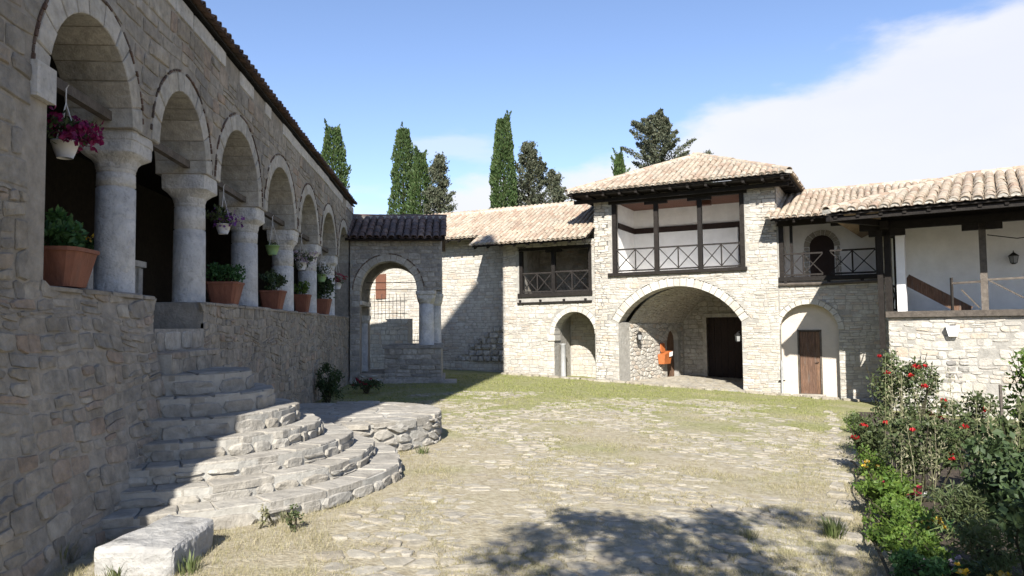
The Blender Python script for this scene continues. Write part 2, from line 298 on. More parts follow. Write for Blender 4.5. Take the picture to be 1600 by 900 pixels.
def panel(F, outer, holes, d0, d1, mb=None, rnd=.5):
    """flat slab with openings, between depths d0 (front) and d1"""
    mb = mb or MB(); pts = []; edges = []
    loops = [outer] + list(holes)
    for lp in loops:
        o = len(pts); n = len(lp); pts += [V((p[0], p[1])) for p in lp]; edges += [(o + i, o + (i + 1) % n) for i in range(n)]
    r = delaunay_2d_cdt(pts, edges, [], 0, 1e-5)
    vo, fo = r[0], r[2]; fs = []
    for f in fo:
        c = (sum(vo[i][0] for i in f) / len(f), sum(vo[i][1] for i in f) / len(f))
        if in_poly(c, outer) and not any(in_poly(c, h) for h in holes): fs.append(f)
    n = len(vo)
    mb.add([F(p[0], p[1], d0) for p in vo] + [F(p[0], p[1], d1) for p in vo], [tuple(f) for f in fs] + [tuple(i + n for i in reversed(f)) for f in fs], rnd=rnd)
    for lp in loops:
        k = len(lp)
        for i in range(k):
            a, b = lp[i], lp[(i + 1) % k]
            mb.add([F(a[0], a[1], d0), F(b[0], b[1], d0), F(b[0], b[1], d1), F(a[0], a[1], d1)], [(0, 1, 2, 3)], rnd=rnd)
    return mb
def arch_pts(uc, a, zs, b, n=14): return [(uc + a * math.cos(t), zs + b * math.sin(t)) for t in [math.pi * i / n for i in range(n + 1)]]
def arch_hole(uc, a, zb, zs, b, n=14): return [(uc - a, zb), (uc + a, zb)] + arch_pts(uc, a, zs, b, n)
class ARect:
    def __init__(s, u0, u1, z0, z1): s.b = (u0, u1, z0, z1)
    def inside(s, u, z): b = s.b; return b[0] < u < b[1] and b[2] < z < b[3]
    def push(s, u, z):
        b = s.b; k = min((u - b[0], 0), (b[1] - u, 1), (z - b[2], 2), (b[3] - z, 3))[1]
        return (b[0], z) if k == 0 else (b[1], z) if k == 1 else (u, b[2]) if k == 2 else (u, b[3])
class AArch:
    def __init__(s, uc, a, zs, b, zb): s.p = (uc, a, zs, b, zb)
    def inside(s, u, z):
        uc, a, zs, b, zb = s.p
        if z < zs: return zb < z and abs(u - uc) < a
        return ((u - uc) / a) ** 2 + ((z - zs) / b) ** 2 < 1
    def push(s, u, z):
        uc, a, zs, b, zb = s.p
        if z < zs: return (uc + (a if u > uc else -a), z)
        q = math.hypot((u - uc) / a, (z - zs) / b) or 1e-3
        return (uc + (u - uc) / q, zs + (z - zs) / q)
def stone_geo(poly, F, proud, back=-.03, inset=.14, rough=1.0):
    n = len(poly); cu = sum(p[0] for p in poly) / n; cz = sum(p[1] for p in poly) / n; vs = []
    for p in poly: vs.append(F(p[0], p[1], back))
    for p in poly: vs.append(F(p[0], p[1], proud * rng.uniform(.3, .6)))
    for p in poly:
        k = 1 - inset * rng.uniform(.6, 1.4); vs.append(F(cu + (p[0] - cu) * k, cz + (p[1] - cz) * k, proud * (1 + rough * rng.uniform(-.3, .25))))
    vs.append(F(cu + rng.uniform(-.01, .01), cz, proud * (1 + rough * rng.uniform(-.15, .3))))
    fs = []
    for r in (0, 1):
        for i in range(n): j = (i + 1) % n; fs.append((r * n + i, r * n + j, (r + 1) * n + j, (r + 1) * n + i))
    for i in range(n): fs.append((2 * n + i, 2 * n + (i + 1) % n, 3 * n))
    c = F(cu, cz, proud); ext = max(math.hypot(p[0] - cu, p[1] - cz) for p in poly) * 2
    D = (c - CAM).dot(FW); q = (c - CAM); infr = D > .3 and abs(q.dot(RT)) < D * .72 and abs(q.dot(UPV)) < D * .41
    return (vs, fs, ext * FPX / max(D, .3) if infr else 0)
def area(p): return abs(sum(p[i][0] * p[(i + 1) % len(p)][1] - p[(i + 1) % len(p)][0] * p[i][1] for i in range(len(p)))) / 2
def cell8(c, pull=.1, jit=.0):
    """four corners -> eight points with rounded corners"""
    cu = sum(p[0] for p in c) / 4; cz = sum(p[1] for p in c) / 4; o = []
    for i in range(4):
        p, q = c[i], c[(i + 1) % 4]; k = pull * rng.uniform(.4, 1.5)
        o.append((p[0] + (cu - p[0]) * k, p[1] + (cz - p[1]) * k))
        o.append(((p[0] + q[0]) / 2 + rng.uniform(-jit, jit), (p[1] + q[1]) / 2 + rng.uniform(-jit, jit)))
    return o
def fill(F, u0, u1, z0, z1, ch=(.09, .17), ln=(.16, .45), gap=.012, avoid=(), proud=(.008, .03), wave=.03, drop=0.0, split=.18, pull=.1, jit=.012, inset=.14, keep=None, back=-.03):
    out = []; z = z0; seed = rng.uniform(0, 99)
    def w(u, zz):
        if zz <= z0 + 1e-6 or zz >= z1 - 1e-6: return zz
        return zz + wave * noise.noise(V((u * .9 + seed, zz * 2.3, 0))) * 2
    while z < z1 - 1e-4:
        h = rng.uniform(*ch)
        if z1 - z - h < ch[0] * .7: h = z1 - z
        u = u0 - rng.uniform(0, ln[0])
        while u < u1:
            l = rng.uniform(*ln) * (1 if rng.random() > .12 else .5); a, b = max(u, u0), min(u + l, u1); u += l
            if b - a < .05 or rng.random() < drop: continue
            cells = [(a, b, z, z + h)]
            if rng.random() < split and h > ch[0] * 1.15 and l > ln[0] * 1.2:
                t = rng.uniform(.4, .6); cells = [(a, b, z, z + h * t), (a, b, z + h * t, z + h)]
            for (a_, b_, za, zb) in cells:
                j = lambda: rng.uniform(-jit, jit)
                g = gap * rng.uniform(.6, 1.5) / 2
                c = [(a_ + g + j() * .6, w(a_, za) + g + j() * .5), (b_ - g + j() * .6, w(b_, za) + g + j() * .5), (b_ - g + j() * .6, w(b_, zb) - g + j() * .5), (a_ + g + j() * .6, w(a_, zb) - g + j() * .5)]
                p = cell8(c, pull, jit * .5); a0 = area(p)
                cu = sum(q[0] for q in p) / 8; cz = sum(q[1] for q in p) / 8
                if keep and not keep(cu, cz): continue
                if any(A.inside(cu, cz) for A in avoid): continue
                for A in avoid: p = [A.push(*q) if A.inside(*q) else q for q in p]
                if area(p) < .35 * a0 or area(p) < .0012: continue
                out.append(stone_geo(p, F, rng.uniform(*proud), inset=inset, back=back))
        z += h
    return out
def voro(F, u0, u1, z0, z1, su, sz, gap=.02, jit=.8, proud=(.005, .02), avoid=(), keep=None, drop=0.0, inset=.16, back=-.03, chamfer=.16, rough=1.0):
    nu, nz_ = int((u1 - u0) / su) + 2, int((z1 - z0) / sz) + 2; P = {}; out = []
    for i in range(-3, nu + 3):
        for j in range(-3, nz_ + 3): P[i, j] = (i + .5 * (j % 2) + rng.uniform(-.5, .5) * jit, j + rng.uniform(-.5, .5) * jit)
    A, B = (u1 - u0) / su, (z1 - z0) / sz
    for i in range(-1, nu + 1):
        for j in range(-1, nz_ + 1):
            p = P[i, j]
            if drop and rng.random() < drop: continue
            cu, cz = u0 + p[0] * su, z0 + p[1] * sz
            if keep and not keep(cu, cz): continue
            poly = [(p[0] - 2, p[1] - 2), (p[0] + 2, p[1] - 2), (p[0] + 2, p[1] + 2), (p[0] - 2, p[1] + 2)]
            cl = [((q[0] - p[0]), (q[1] - p[1]), (q[0] ** 2 + q[1] ** 2 - p[0] ** 2 - p[1] ** 2) / 2) for a in range(-2, 3) for b in range(-2, 3) if (a or b) for q in (P[i + a, j + b],)]
            cl += [(1, 0, A), (-1, 0, 0), (0, 1, B), (0, -1, 0)]
            for (a, b, c) in cl:
                o = []
                for k in range(len(poly)):
                    q, r = poly[k], poly[(k + 1) % len(poly)]; dq, dr = a * q[0] + b * q[1] - c, a * r[0] + b * r[1] - c
                    if dq <= 0: o.append(q)
                    if (dq < 0) != (dr < 0) and dq != dr: t = dq / (dq - dr); o.append((q[0] + (r[0] - q[0]) * t, q[1] + (r[1] - q[1]) * t))
                poly = o
                if len(poly) < 3: break
            if len(poly) < 3: continue
            R = [(u0 + q[0] * su, z0 + q[1] * sz) for q in poly]
            R2 = [R[k] for k in range(len(R)) if math.hypot(R[k][0] - R[k - 1][0], R[k][1] - R[k - 1][1]) > .03]
            if len(R2) < 3: continue
            R = R2; n = len(R); mu, mz = sum(q[0] for q in R) / n, sum(q[1] for q in R) / n
            g = gap * rng.uniform(.6, 1.5) * .6
            R = [(q[0] - (q[0] - mu) * min(.4, g * 1.3 / (math.hypot(q[0] - mu, q[1] - mz) + 1e-4)), q[1] - (q[1] - mz) * min(.45, g * 1.3 / (abs(q[1] - mz) + .02))) for q in R]
            if n <= 6:
                C_ = []
                for k in range(n):
                    a_, b_, c_ = R[k - 1], R[k], R[(k + 1) % n]; t = chamfer * rng.uniform(.5, 1.4)
                    C_.append((b_[0] + (a_[0] - b_[0]) * t, b_[1] + (a_[1] - b_[1]) * t)); C_.append((b_[0] + (c_[0] - b_[0]) * t, b_[1] + (c_[1] - b_[1]) * t))
                R = C_
            a0 = area(R)
            if any(Q.inside(mu, mz) for Q in avoid): continue
            for Q in avoid: R = [Q.push(*q) if Q.inside(*q) else q for q in R]
            if area(R) < .35 * a0 or area(R) < .0012: continue
            out.append(stone_geo(R, F, rng.uniform(*proud), inset=inset, back=back, rough=rough))
    return out
def emit(stones, name, parent, mt, limit=300, minpx=9):
    stones = sorted(stones, key=lambda s: -s[2]); rest = MB(); n = 0
    for (vs, fs, px) in stones:
        if n < limit and px >= minpx:
            b = MB(); b.add(vs, fs); b.build(name, mt, parent); n += 1
        else: rest.add(vs, fs)
    if rest.v: rest.build(name + '_infill', mt, parent, kind='stuff')
def vouss(F, uc, a, zs, b, t, n, back=-.3, proud=.012, a0=0.0, a1=math.pi, gap=.010, a_in=.008):
    out = []; cuts = [a0]
    for i in range(n): cuts.append(cuts[-1] + rng.uniform(.75, 1.3))
    k = (a1 - a0) / (cuts[-1] - a0); cuts = [a0 + (c - a0) * k for c in cuts]
    for i in range(n):
        ga = gap / (a + t); x, y = cuts[i] + ga, cuts[i + 1] - ga; mid = (x + y) / 2; o = t * rng.uniform(.92, 1.06)
        E = lambda ang, r: (uc + (a + r) * math.cos(ang), zs + (b + r) * math.sin(ang))
        p = [E(x, -a_in), E(x, o / 2), E(x, o), E(mid, o), E(y, o), E(y, o / 2), E(y, -a_in), E(mid, -a_in)]
        out.append(stone_geo(p, F, proud * rng.uniform(.7, 1.3), back=back, inset=.07, rough=.4))
    return out
def ring_bricks(F, uc, a, zs, b, t, n, back=-.02, proud=.03, a0=.03, a1=math.pi - .03):
    mb = MB()
    for i in range(n):
        if rng.random() < .2: continue
        x = a0 + (a1 - a0) * i / n + .004; y = a0 + (a1 - a0) * (i + 1) / n - .006; o = t * rng.uniform(.8, 1.1); pr = proud * rng.uniform(.6, 1.2)
        E = lambda ang, r, d: F(uc + (a + r) * math.cos(ang), zs + (b + r) * math.sin(ang), d)
        mb.add([E(x, 0, back), E(y, 0, back), E(y, o, back), E(x, o, back), E(x, 0, pr), E(y, 0, pr), E(y, o, pr), E(x, o, pr)], BOXF)
    return mb
TN = {}
# ---- barrel tile roofs
def tile_mesh(name, L, r0, r1, mats, th=.014, n=6, bend=.0):
    mb = MB(); vs = []
    for (y, r, zo) in ((0, r0, .012), (L, r1, 0.0)):
        for rr in (r, r - th):
            for i in range(n + 1):
                a = math.pi * i / n; vs.append((rr * math.cos(a), y, zo + rr * math.sin(a) * .85 + rng.uniform(-.002, .002)))
    k = n + 1; fo = [(i, i + 1, 2 * k + i + 1, 2 * k + i) for i in range(n)]; fi = [(k + i, 3 * k + i, 3 * k + i + 1, k + i + 1) for i in range(n)]
    fe = [(i, k + i, k + i + 1, i + 1) for i in range(n)]
    mb.add(vs, fo, rnd=0.0); mb.add(vs, fi + fe, rnd=0.0)
    return mb
def roof_plane(roof, O, eu, es, W, S, inside, pitch, expo, r, tm, eave_mortar=True, limit=300, rows=None, minpx=6):
    O, eu, es = V(O), V(eu).normalized(), V(es).normalized(); n = eu.cross(es)
    if n.z < 0: n = -n
    base = Matrix((eu, es, n)).transposed().to_4x4()
    T = []; nc = int(W / pitch); p0 = (W - nc * pitch) / 2
    pans = MB()
    for c in range(nc + 1):
        u = p0 + c * pitch
        row = 0; s = 0.0; smax = 0
        while s < S:
            if rows and row >= rows: break
            if inside(u, s + expo * .4):
                mm = base @ Matrix.Rotation(rng.uniform(-.035, .035), 4, 'Z') @ Matrix.Rotation(rng.uniform(.0, .03) + .035, 4, 'X')
                mm.translation = O + eu * (u + rng.uniform(-.008, .008)) + es * (s + rng.uniform(-.015, .015) - .04) + n * rng.uniform(.02, .032)
                q = mm.translation - CAM; T.append((r * 2 * FPX / max(q.dot(FW), 1), mm, row))
            s += expo; row += 1
        # concave channel tile between two covers, stepped course by course
        uc = u + pitch / 2
        s = 0.0; row = 0
        while s < S:
            if rows and row >= rows: break
            if c < nc and inside(uc, s + expo * .5):
                vs = []
                for (ss, lift) in ((s - .05, .022), (s + expo * 1.05, .0)):
                    for i in range(5):
                        a = math.pi * i / 4; vs.append(O + eu * (uc - math.cos(a) * pitch * .5) + es * ss + n * (lift + .035 - math.sin(a) * .045))
                pans.add(vs, [(i, i + 1, 6 + i, 5 + i) for i in range(4)])
            s += expo; row += 1
    pans.build('channel_tiles', tm, roof, kind='stuff')
    meshes = [tile_mesh('tile', expo * 1.18, r * k, r * k * .82, None).mesh('tile', [tm]) for k in (1, .96, 1.04)]
    T.sort(key=lambda t: -t[0]); cnt = TN.get(roof.name, 0); rest = MB()
    for (px, mm, row) in T:
        if cnt < limit and px >= minpx:
            o = link('tile', rng.choice(meshes), roof); o.matrix_basis = mm; cnt += 1
        else:
            tb = tile_mesh('t', expo * 1.18, r, r * .82, None); rest.add([mm @ V(v) for v in tb.v], tb.f)
    TN[roof.name] = cnt
    if rest.v: rest.build('tile_infill', tm, roof, kind='stuff')
    if eave_mortar:
        mb = MB()
        for c in range(nc + 1):
            u = p0 + c * pitch
            if not inside(u, expo * .4): continue
            vs = [O + eu * (u + math.cos(math.pi * i / 6) * r * .86) + es * (-.022 + rng.uniform(-.006, .006)) + n * (.03 + math.sin(math.pi * i / 6) * r * .72) for i in range(7)]
            vs2 = [v + es * .12 for v in vs]
            mb.add(vs + vs2, [tuple(range(7))] + [(i, i + 1, 8 + i, 7 + i) for i in range(6)])
        if mb.v: mb.build('eave_mortar', 'tmortar', roof)
def ridge_tiles(roof, a, b, r, tm, n=None):
    a, b = V(a), V(b); d = b - a; Ln = d.length; d.normalize(); x = d.cross(V((0, 0, 1))).normalized(); z = x.cross(d)
    if z.z < 0: x, z = -x, -z
    n = n or max(2, int(Ln / .36)); e = Ln / n
    me = tile_mesh('ridge_tile', e * 1.15, r, r * .85, None).mesh('ridge_tile', [tm])
    for i in range(n):
        mm = Matrix((x, d, z)).transposed().to_4x4() @ Matrix.Rotation(rng.uniform(-.04, .04), 4, 'Z') @ Matrix.Rotation(.04, 4, 'X'); mm.translation = a + d * (e * i) + V((0, 0, rng.uniform(-.008, .01)))
        o = link('ridge_tile', me, roof); o.matrix_basis = mm
    mb = MB(); mb.bar(a - V((0, 0, .01)), b - V((0, 0, .01)), r * 1.9, .1); mb.build('ridge_mortar', 'tmortar', roof)
def deck(name, pts, th, mt, parent, nrm=None):
    """polygon slab from 3-d points, thickness downwards"""
    mb = MB(); n = len(pts); P = [V(p) for p in pts]; Q = [p - V((0, 0, th)) for p in P]
    mb.add(P + Q, [tuple(range(n)), tuple(reversed(range(n, 2 * n)))] + [(i, (i + 1) % n, n + (i + 1) % n, n + i) for i in range(n)])
    return mb.build(name, mt, parent)
def leaves(mb, pts, size, up=.3, aspect=.5, fold=.25):
    """one small folded leaf per point"""
    for p in pts:
        d = V((rng.gauss(0, 1), rng.gauss(0, 1), rng.gauss(0, 1) + up)).normalized()
        s = d.cross(V((rng.gauss(0, 1), rng.gauss(0, 1), rng.gauss(0, 1)))).normalized(); nn = d.cross(s)
        L = size * rng.uniform(.6, 1.3); w = L * aspect * .5; p = V(p)
        mb.add([p, p + d * L * .5 + s * w + nn * fold * w, p + d * L, p + d * L * .5 - s * w + nn * fold * w], [(0, 1, 2), (0, 2, 3)])
def blob_pts(c, rad, n, clumps=14, sp=.34):
    c = V(c); cs = []
    for _ in range(clumps):
        v = V((rng.gauss(0, 1), rng.gauss(0, 1), rng.gauss(0, 1))).normalized() * rng.uniform(.35, .95); cs.append((V((v.x * rad[0], v.y * rad[1], v.z * rad[2])), rng.uniform(.6, 1.3)))
    out = []
    for i in range(n):
        k, q = rng.choice(cs); v = V((rng.gauss(0, 1), rng.gauss(0, 1), rng.gauss(0, 1)))
        v = v.normalized() * rng.random() ** .45 * sp * q
        out.append(c + k + V((v.x * rad[0], v.y * rad[1], v.z * rad[2])))
    return out
# ================================================================== GROUND
def lin(a, b, n): return [a + (b - a) * i / n for i in range(n + 1)]
xs = [-400, -150, -60, -30, -15] + lin(-9, 15, 110) + [20, 30, 60, 150, 400]
ys = [-300, -100, -40, -15] + lin(-6, 32, 150) + [40, 60, 120, 300, 800]
mb = MB(); vs = []
for y in ys:
    for x in xs:
        e = .022 * noise.noise(V((x * 1.1, y * 1.1, 3))) + .008 * noise.noise(V((x * 4, y * 4, 9))) if -4 < x < 16 and 0 < y < 30 else 0
        vs.append((x, y, gz(x) + e))
nx = len(xs)
mb.add(vs, [(j * nx + i, j * nx + i + 1, (j + 1) * nx + i + 1, (j + 1) * nx + i) for j in range(len(ys) - 1) for i in range(nx - 1)], rnd=.5)
ground = mb.build('ground', 'ground', None, smooth=True, kind='structure')
# garden border line and helpers
BA, BB = V((2.55, 4.3)), V((8.35, 15.6)); BD = (BB - BA).normalized(); BN = V((BD.y, -BD.x))
def border_side(x, y): return (V((x, y)) - BA).dot(BN)      # >0 inside the flower bed
G0 = V((7.328, 23.479, 0)); GU = V((.85081, -.52547, 0)); GN = V((.52547, .85081, 0))
def gate_dist(x, y): return (G0 - V((x, y, 0))).dot(GN)
# paving stones set in the grass
FGr = Fr((0, 0, 0), (1, 0, 0), (0, 0, 1))
ra = R_(-14); ca, sa = math.cos(ra), math.sin(ra)
def Fpave(u, w, d=0.0):
    x, y = u * ca - w * sa, u * sa + w * ca
    return V((x, y, gz(x) + d))
def keep_pave(u, w):
    x, y = u * ca - w * sa, u * sa + w * ca
    if x < -1.6 or border_side(x, y) > -.15 or gate_dist(x, y) < 1.0: return False
    if math.hypot(x + 3, y - 8.4) < 2.75 or (y < 6.4 and x < -.9) or ((x + 1.7) ** 2 + (y - 11.1) ** 2) < 3.4: return False
    n_ = noise.noise(V((x * .55, y * .45, 1.7)))
    lim = .3 - max(0, y - 12) * .05 - max(0, abs(x - 2.2 - (y - 6) * .12) - 2.6) * .22
    return n_ < lim and y < 19
st = voro(Fpave, -6, 12, 1.0, 20, .21, .16, gap=.036, jit=1.0, proud=(-.002, .018), keep=keep_pave, drop=.13, inset=.2, back=-.05)
emit(st, 'paving_stone', ground, 'pave', 300, 12)
# raised stone strip along the foot of the gatehouse wall
FG = Fr(G0, GU, -GN)
def Fstrip(u, w, d=0.0):
    p = FG(u, 0, w); return V((p.x, p.y, gz(p.x) + .05 + d))
st = fill(Fstrip, -6.3, 5.4, .04, 1.0, ch=(.16, .3), ln=(.25, .6), gap=.03, proud=(.0, .03), wave=.06, drop=.25, pull=.18, jit=.04, keep=lambda u, w: w < .5 + .3 * noise.noise(V((u * .8, 4, 0))), back=-.12)
strip = MB().add([(0, 0, -9)] * 3, [(0, 1, 2)]) if False else None
emit(st, 'edging_stone', ground, 'pave', 120, 9)
# ================================================================== CHURCH with arcade
church = thing('church', (-3, 12, 0), 'long shaded stone church front with a round-arched colonnade on the left', 'church')
FC = Fr((-3, 0, 0), (0, 1, 0), (1, 0, 0))
ARC = [(5.73, 7.22, .74), (7.85, 9.33, .77), (9.88, 11.83, .93), (12.37, 14.52, .96), (15.06, 17.03, .95), (17.57, 19.66, .96), (20.2, 22.1, .95)]
ZS, SILL = 3.52, 1.93
hole = [(5.73, SILL), (7.78, SILL), (7.78, 1.48), (9.3, 1.48), (9.3, SILL), (22.1, SILL)]
for (a, b, r) in reversed(ARC): hole += arch_pts((a + b) / 2, (b - a) / 2, ZS, r, 16)
wall = panel(FC, [(2.95, -.3), (23.0, -.3), (23.0, 5.3), (2.95, 5.3)], [hole], 0, -.6).build('wall', 'mortar', church)
avoid = [ARect(5.73, 22.1, SILL, ZS), ARect(7.78, 9.3, 1.4, SILL)] + [AArch((a + b) / 2, (b - a) / 2 + .235, ZS, r + .235, 2.0) for (a, b, r) in ARC]
def FCb(u, z, d=0.0):
    k = max(0, 1 - z / 1.92) * max(0, min(1, (7.74 - u) / .12)); return FC(u, z, d + .36 * k + .012 * noise.noise(V((u * 1.7, z * 1.7, 0))) * min(1, max(0, (2.4 - z) * 3)))
nb1, nb2 = 44, 16; mb = MB(); vs = [FCb(2.95 + (7.73 - 2.95) * i / nb1, -.2 + 2.1 * j / nb2, .002) for j in range(nb2 + 1) for i in range(nb1 + 1)]
mb.add(vs, [(j * (nb1 + 1) + i, j * (nb1 + 1) + i + 1, (j + 1) * (nb1 + 1) + i + 1, (j + 1) * (nb1 + 1) + i) for j in range(nb2) for i in range(nb1)]); mb.build('battered_base', 'mortar', church, smooth=True)
st = fill(FCb, 2.95, 23.0, -.05, 2.6, ch=(.07, .17), ln=(.12, .38), gap=.013, avoid=avoid, proud=(.004, .024), wave=.08, split=.28, pull=.12, jit=.024, drop=.02, inset=.1)
st += fill(FC, 2.95, 23.0, 2.6, 5.08, ch=(.12, .22), ln=(.22, .6), gap=.014, avoid=avoid, proud=(.004, .02), wave=.035, pull=.1, jit=.018, inset=.1)
emit(st, 'stone', wall, 'stone', 300, 9)
for i, (a, b, r) in enumerate(ARC):
    uc, h = (a + b) / 2, (b - a) / 2
    ar = ring_bricks(FC, uc, h + .207, ZS, r + .207, .022, 46, proud=.02).build('arch_band', 'brick', church, kind='stuff')
    emit(vouss(FC, uc, h, ZS, r, .2, 11 if h < .8 else 13, back=-.59, proud=.012), 'voussoir', ar, 'vouss', 40, 0)
mb = MB()                                                        # sill coping stones
cop = []
for (a, b) in ((5.74, 7.76), (9.32, 22.1)):
    u = a
    while u < b - .05:
        l = min(rng.uniform(.3, .7), b - u); p = cell8([(u + .008, -.62), (u + l - .008, -.62), (u + l - .008, .035), (u + .008, .035)], .04, .012)
        cop.append(stone_geo(p, lambda q, w, d: V((-3 + w, q, SILL + d)), rng.uniform(.01, .03), back=-.02, inset=.06, rough=.3)); u += l
emit(cop, 'coping_stone', wall, 'stone', 60, 5)
# capital row of pale slabs below the eave
u = 2.95; cs = []
while u < 22.9:
    l = min(rng.uniform(.4, .95), 23 - u); z0 = 5.1
    cs.append(stone_geo(cell8([(u + .01, z0), (u + l - .01, z0), (u + l - .01, 5.3), (u + .01, 5.3)], .03, .004), FC, rng.uniform(.012, .035), back=-.03, inset=.04, rough=.2)); u += l
emit([c for c in cs if rng.random() > .18], 'cornice_slab', wall, 'column', 60, 5)
MB().box((-3.4, 5.5, 3.3), (-2.95, 5.76, 3.56)).build('impost', 'column', church)
for i in range(6):
    y = (ARC[i][1] + ARC[i + 1][0]) / 2; r = (.178, .19, .205, .21, .21, .21)[i]; x = -3.28
    dr = rng.uniform(.68, .84)
    col = MB().loft((x, y, SILL + .0), [(0, r * 1.03, 2), (.3, r * 1.01, 2), (dr * 1.3 - .012, r * .99, 2), (dr * 1.3 - .004, r - .018, 2), (dr * 1.3 + .004, r - .018, 2), (dr * 1.3 + .012, r * .975, 2), (1.2, r * .965, 2), (1.21, r * .9, 2), (1.22, r * .97, 2), (1.26, r * .96, 2)], 36, jit=.008).build('column', 'column', church, smooth=True)
    k = i % 3
    if k == 0: rings = [(1.25, r * 1.0, 2), (1.3, r * 1.05, 2.2), (1.335, r * 1.14, 3), (1.37, .245, 5), (1.39, .258, 8), (1.44, .26, 9), (1.5, .26, 9), (1.505, .268, 9), (1.555, .268, 9), (1.6, .26, 9)]
    elif k == 1: rings = [(1.25, r * .97, 2), (1.32, r * 1.03, 2.1), (1.38, .235, 4), (1.415, .27, 9), (1.55, .27, 10), (1.6, .265, 10)]
    else: rings = [(1.25, r, 2), (1.33, r * 1.08, 2.3), (1.37, .25, 4), (1.4, .265, 7), (1.5, .265, 8), (1.6, .26, 8)]
    MB().loft((x, y, SILL), rings, 40, jit=.012).build('capital', 'column', col, smooth=False)
for (a, b, r) in ARC[:6]:
    MB().bar((-3.22, a - .12, 3.63), (-3.22, b + .12, 3.63), .075, .085).build('tie_beam', 'greywood', church)
# narthex inside, dark behind the columns
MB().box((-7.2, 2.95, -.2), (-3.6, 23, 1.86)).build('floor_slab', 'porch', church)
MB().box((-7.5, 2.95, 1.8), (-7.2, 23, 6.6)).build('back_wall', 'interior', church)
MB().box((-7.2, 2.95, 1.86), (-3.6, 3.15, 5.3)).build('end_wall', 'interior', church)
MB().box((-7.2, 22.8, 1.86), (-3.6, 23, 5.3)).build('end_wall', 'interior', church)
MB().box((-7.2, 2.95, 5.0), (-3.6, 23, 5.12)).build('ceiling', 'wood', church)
MB().box((-5.6, 8.75, 1.86), (-3.75, 9.0, 1.95)).build('threshold', 'porch', church)
rf = deck('roof', [(-2.93, 2.8, 5.36), (-2.93, 23.0, 5.36), (-9, 23.0, 7.16), (-9, 2.8, 7.16)], .03, 'wood', church)
ld = V((-1, 0, .296)).normalized()
roof_plane(rf, (-2.9, 2.8, 5.365), (0, 1, 0), ld, 20.1, 6, lambda u, s: True, .19, .34, .062, 'dtile', eave_mortar=False, limit=200, rows=4)
# unseen tall block added left of frame, shaped to cast the long yard shadow
mb = MB(); P = [(-8, 2.9), (-3.003, 2.9), (-3.003, 4.7), (-8, 4.7)]; zt = {-8: 18.0, -3.003: 21.6}
mb.add([V((x, y, 5.2)) for x, y in P] + [V((x, y, zt[x])) for x, y in P], BOXF); mb.build('shadow_block', 'stone', church)
MB().loft((-3.4, 3.2, 21.2), [(0, .3, 8), (.35, .26, 8), (.4, .34, 8), (.45, .1, 3), (1.1, .03, 2)], 12).build('shadow_block_tip', 'column', church)  # added tip that gives the block's shadow its spike
MB().bar((-3.2, 2.9, 21.65), (-3.2, 4.7, 21.65), .4, .12).build('shadow_block_cap', 'stone', church)
# ================================================================== STAIRCASE (concentric round steps)
YC = 8.4
stair = thing('stone_staircase', (-2, YC, 0), 'half-round flight of worn stone steps climbing to the colonnade', 'staircase')
RINGS = [(2.45, .16), (2.13, .29), (1.87, .43), (1.57, .59), (1.30, .76), (1.05, .95), (.82, 1.16)]
def redge(a, k): return 1 + .03 * noise.noise(V((math.cos(a) * 3, math.sin(a) * 3, k * 5.1))) + .012 * noise.noise(V((math.cos(a) * 11, math.sin(a) * 11, k * 5.1)))
for k, (r, z) in enumerate(RINGS):
    zp = RINGS[k - 1][1] if k else -.15; rn = RINGS[k + 1][0] if k + 1 < len(RINGS) else 0
    n = 40; vs = []; AA = [math.pi * (i / n - .5) for i in range(n + 1)]
    for zz in (zp - .1, z - .012):
        for a in AA: q = (r - .03) * redge(a, k); vs.append((-3 + q * math.cos(a), YC + q * math.sin(a), zz))
    core = MB(); core.add(vs, [(i, i + 1, n + 2 + i, n + 1 + i) for i in range(n)] + [tuple(range(n + 1, 2 * n + 2))], rnd=.5)
    step = core.build('step', 'stepm', stair)
    # riser stones
    def Fr_(u, zz, d, r=r, k=k):
        a = u / r - math.pi / 2; q = (r - .03) * redge(a, k) + d; return V((-3 + q * math.cos(a), YC + q * math.sin(a), zz))
    h = z - max(zp, 0)
    st = fill(Fr_, .02, math.pi * r - .02, max(zp, 0) - .02, z - .045, ch=(h * .55, h), ln=(.16, .5), gap=.022, proud=(.012, .035), wave=.012, split=.25, pull=.18, jit=.02, back=-.05)
    # tread slabs, their noses eroded
    def Ft(a, q, d, k=k, z=z): q = q * redge(a, k); return V((-3 + q * math.cos(a), YC + q * math.sin(a), z - .012 + d))
    a = -math.pi / 2 + .01; tr = []
    while a < math.pi / 2 - .02:
        l = min(rng.uniform(.24, .6) / r, math.pi / 2 - .005 - a); g = .005 / r
        if l * r < .09: break
        ri = max(rn - .03, .02); jr = rng.uniform(-.045, -.006)
        c = [(a + g, ri), (a + l - g, ri), (a + l - g, r + jr), (a + g, r + jr)]
        p = [c[0], ((c[0][0] + c[1][0]) / 2, ri), c[1], (c[1][0], (ri + r) / 2), (c[2][0] - g * 2, c[2][1] - .012), ((c[2][0] + c[3][0]) / 2, r + jr + rng.uniform(-.012, .018)), (c[3][0] + g * 2, c[3][1] - .012), (c[3][0], (ri + r) / 2)]
        tr.append(stone_geo(p, Ft, rng.uniform(.012, .024), back=-.05, inset=.05, rough=.25)); a += l
    emit(st, 'riser_stone', step, 'step', 60, 6); emit(tr, 'tread_slab', step, 'step', 60, 6)
up = MB().box((-3.1, 7.72, .5), (-2.8, 9.3, 1.36)).build('step', 'stepm', stair)
FU = Fr((-2.8, 0, 0), (0, 1, 0), (1, 0, 0))
emit(fill(FU, 7.72, 9.3, 1.1, 1.33, ch=(.2, .23), ln=(.25, .5), gap=.02, proud=(.012, .03), pull=.12), 'riser_stone', up, 'stone', 60, 5)
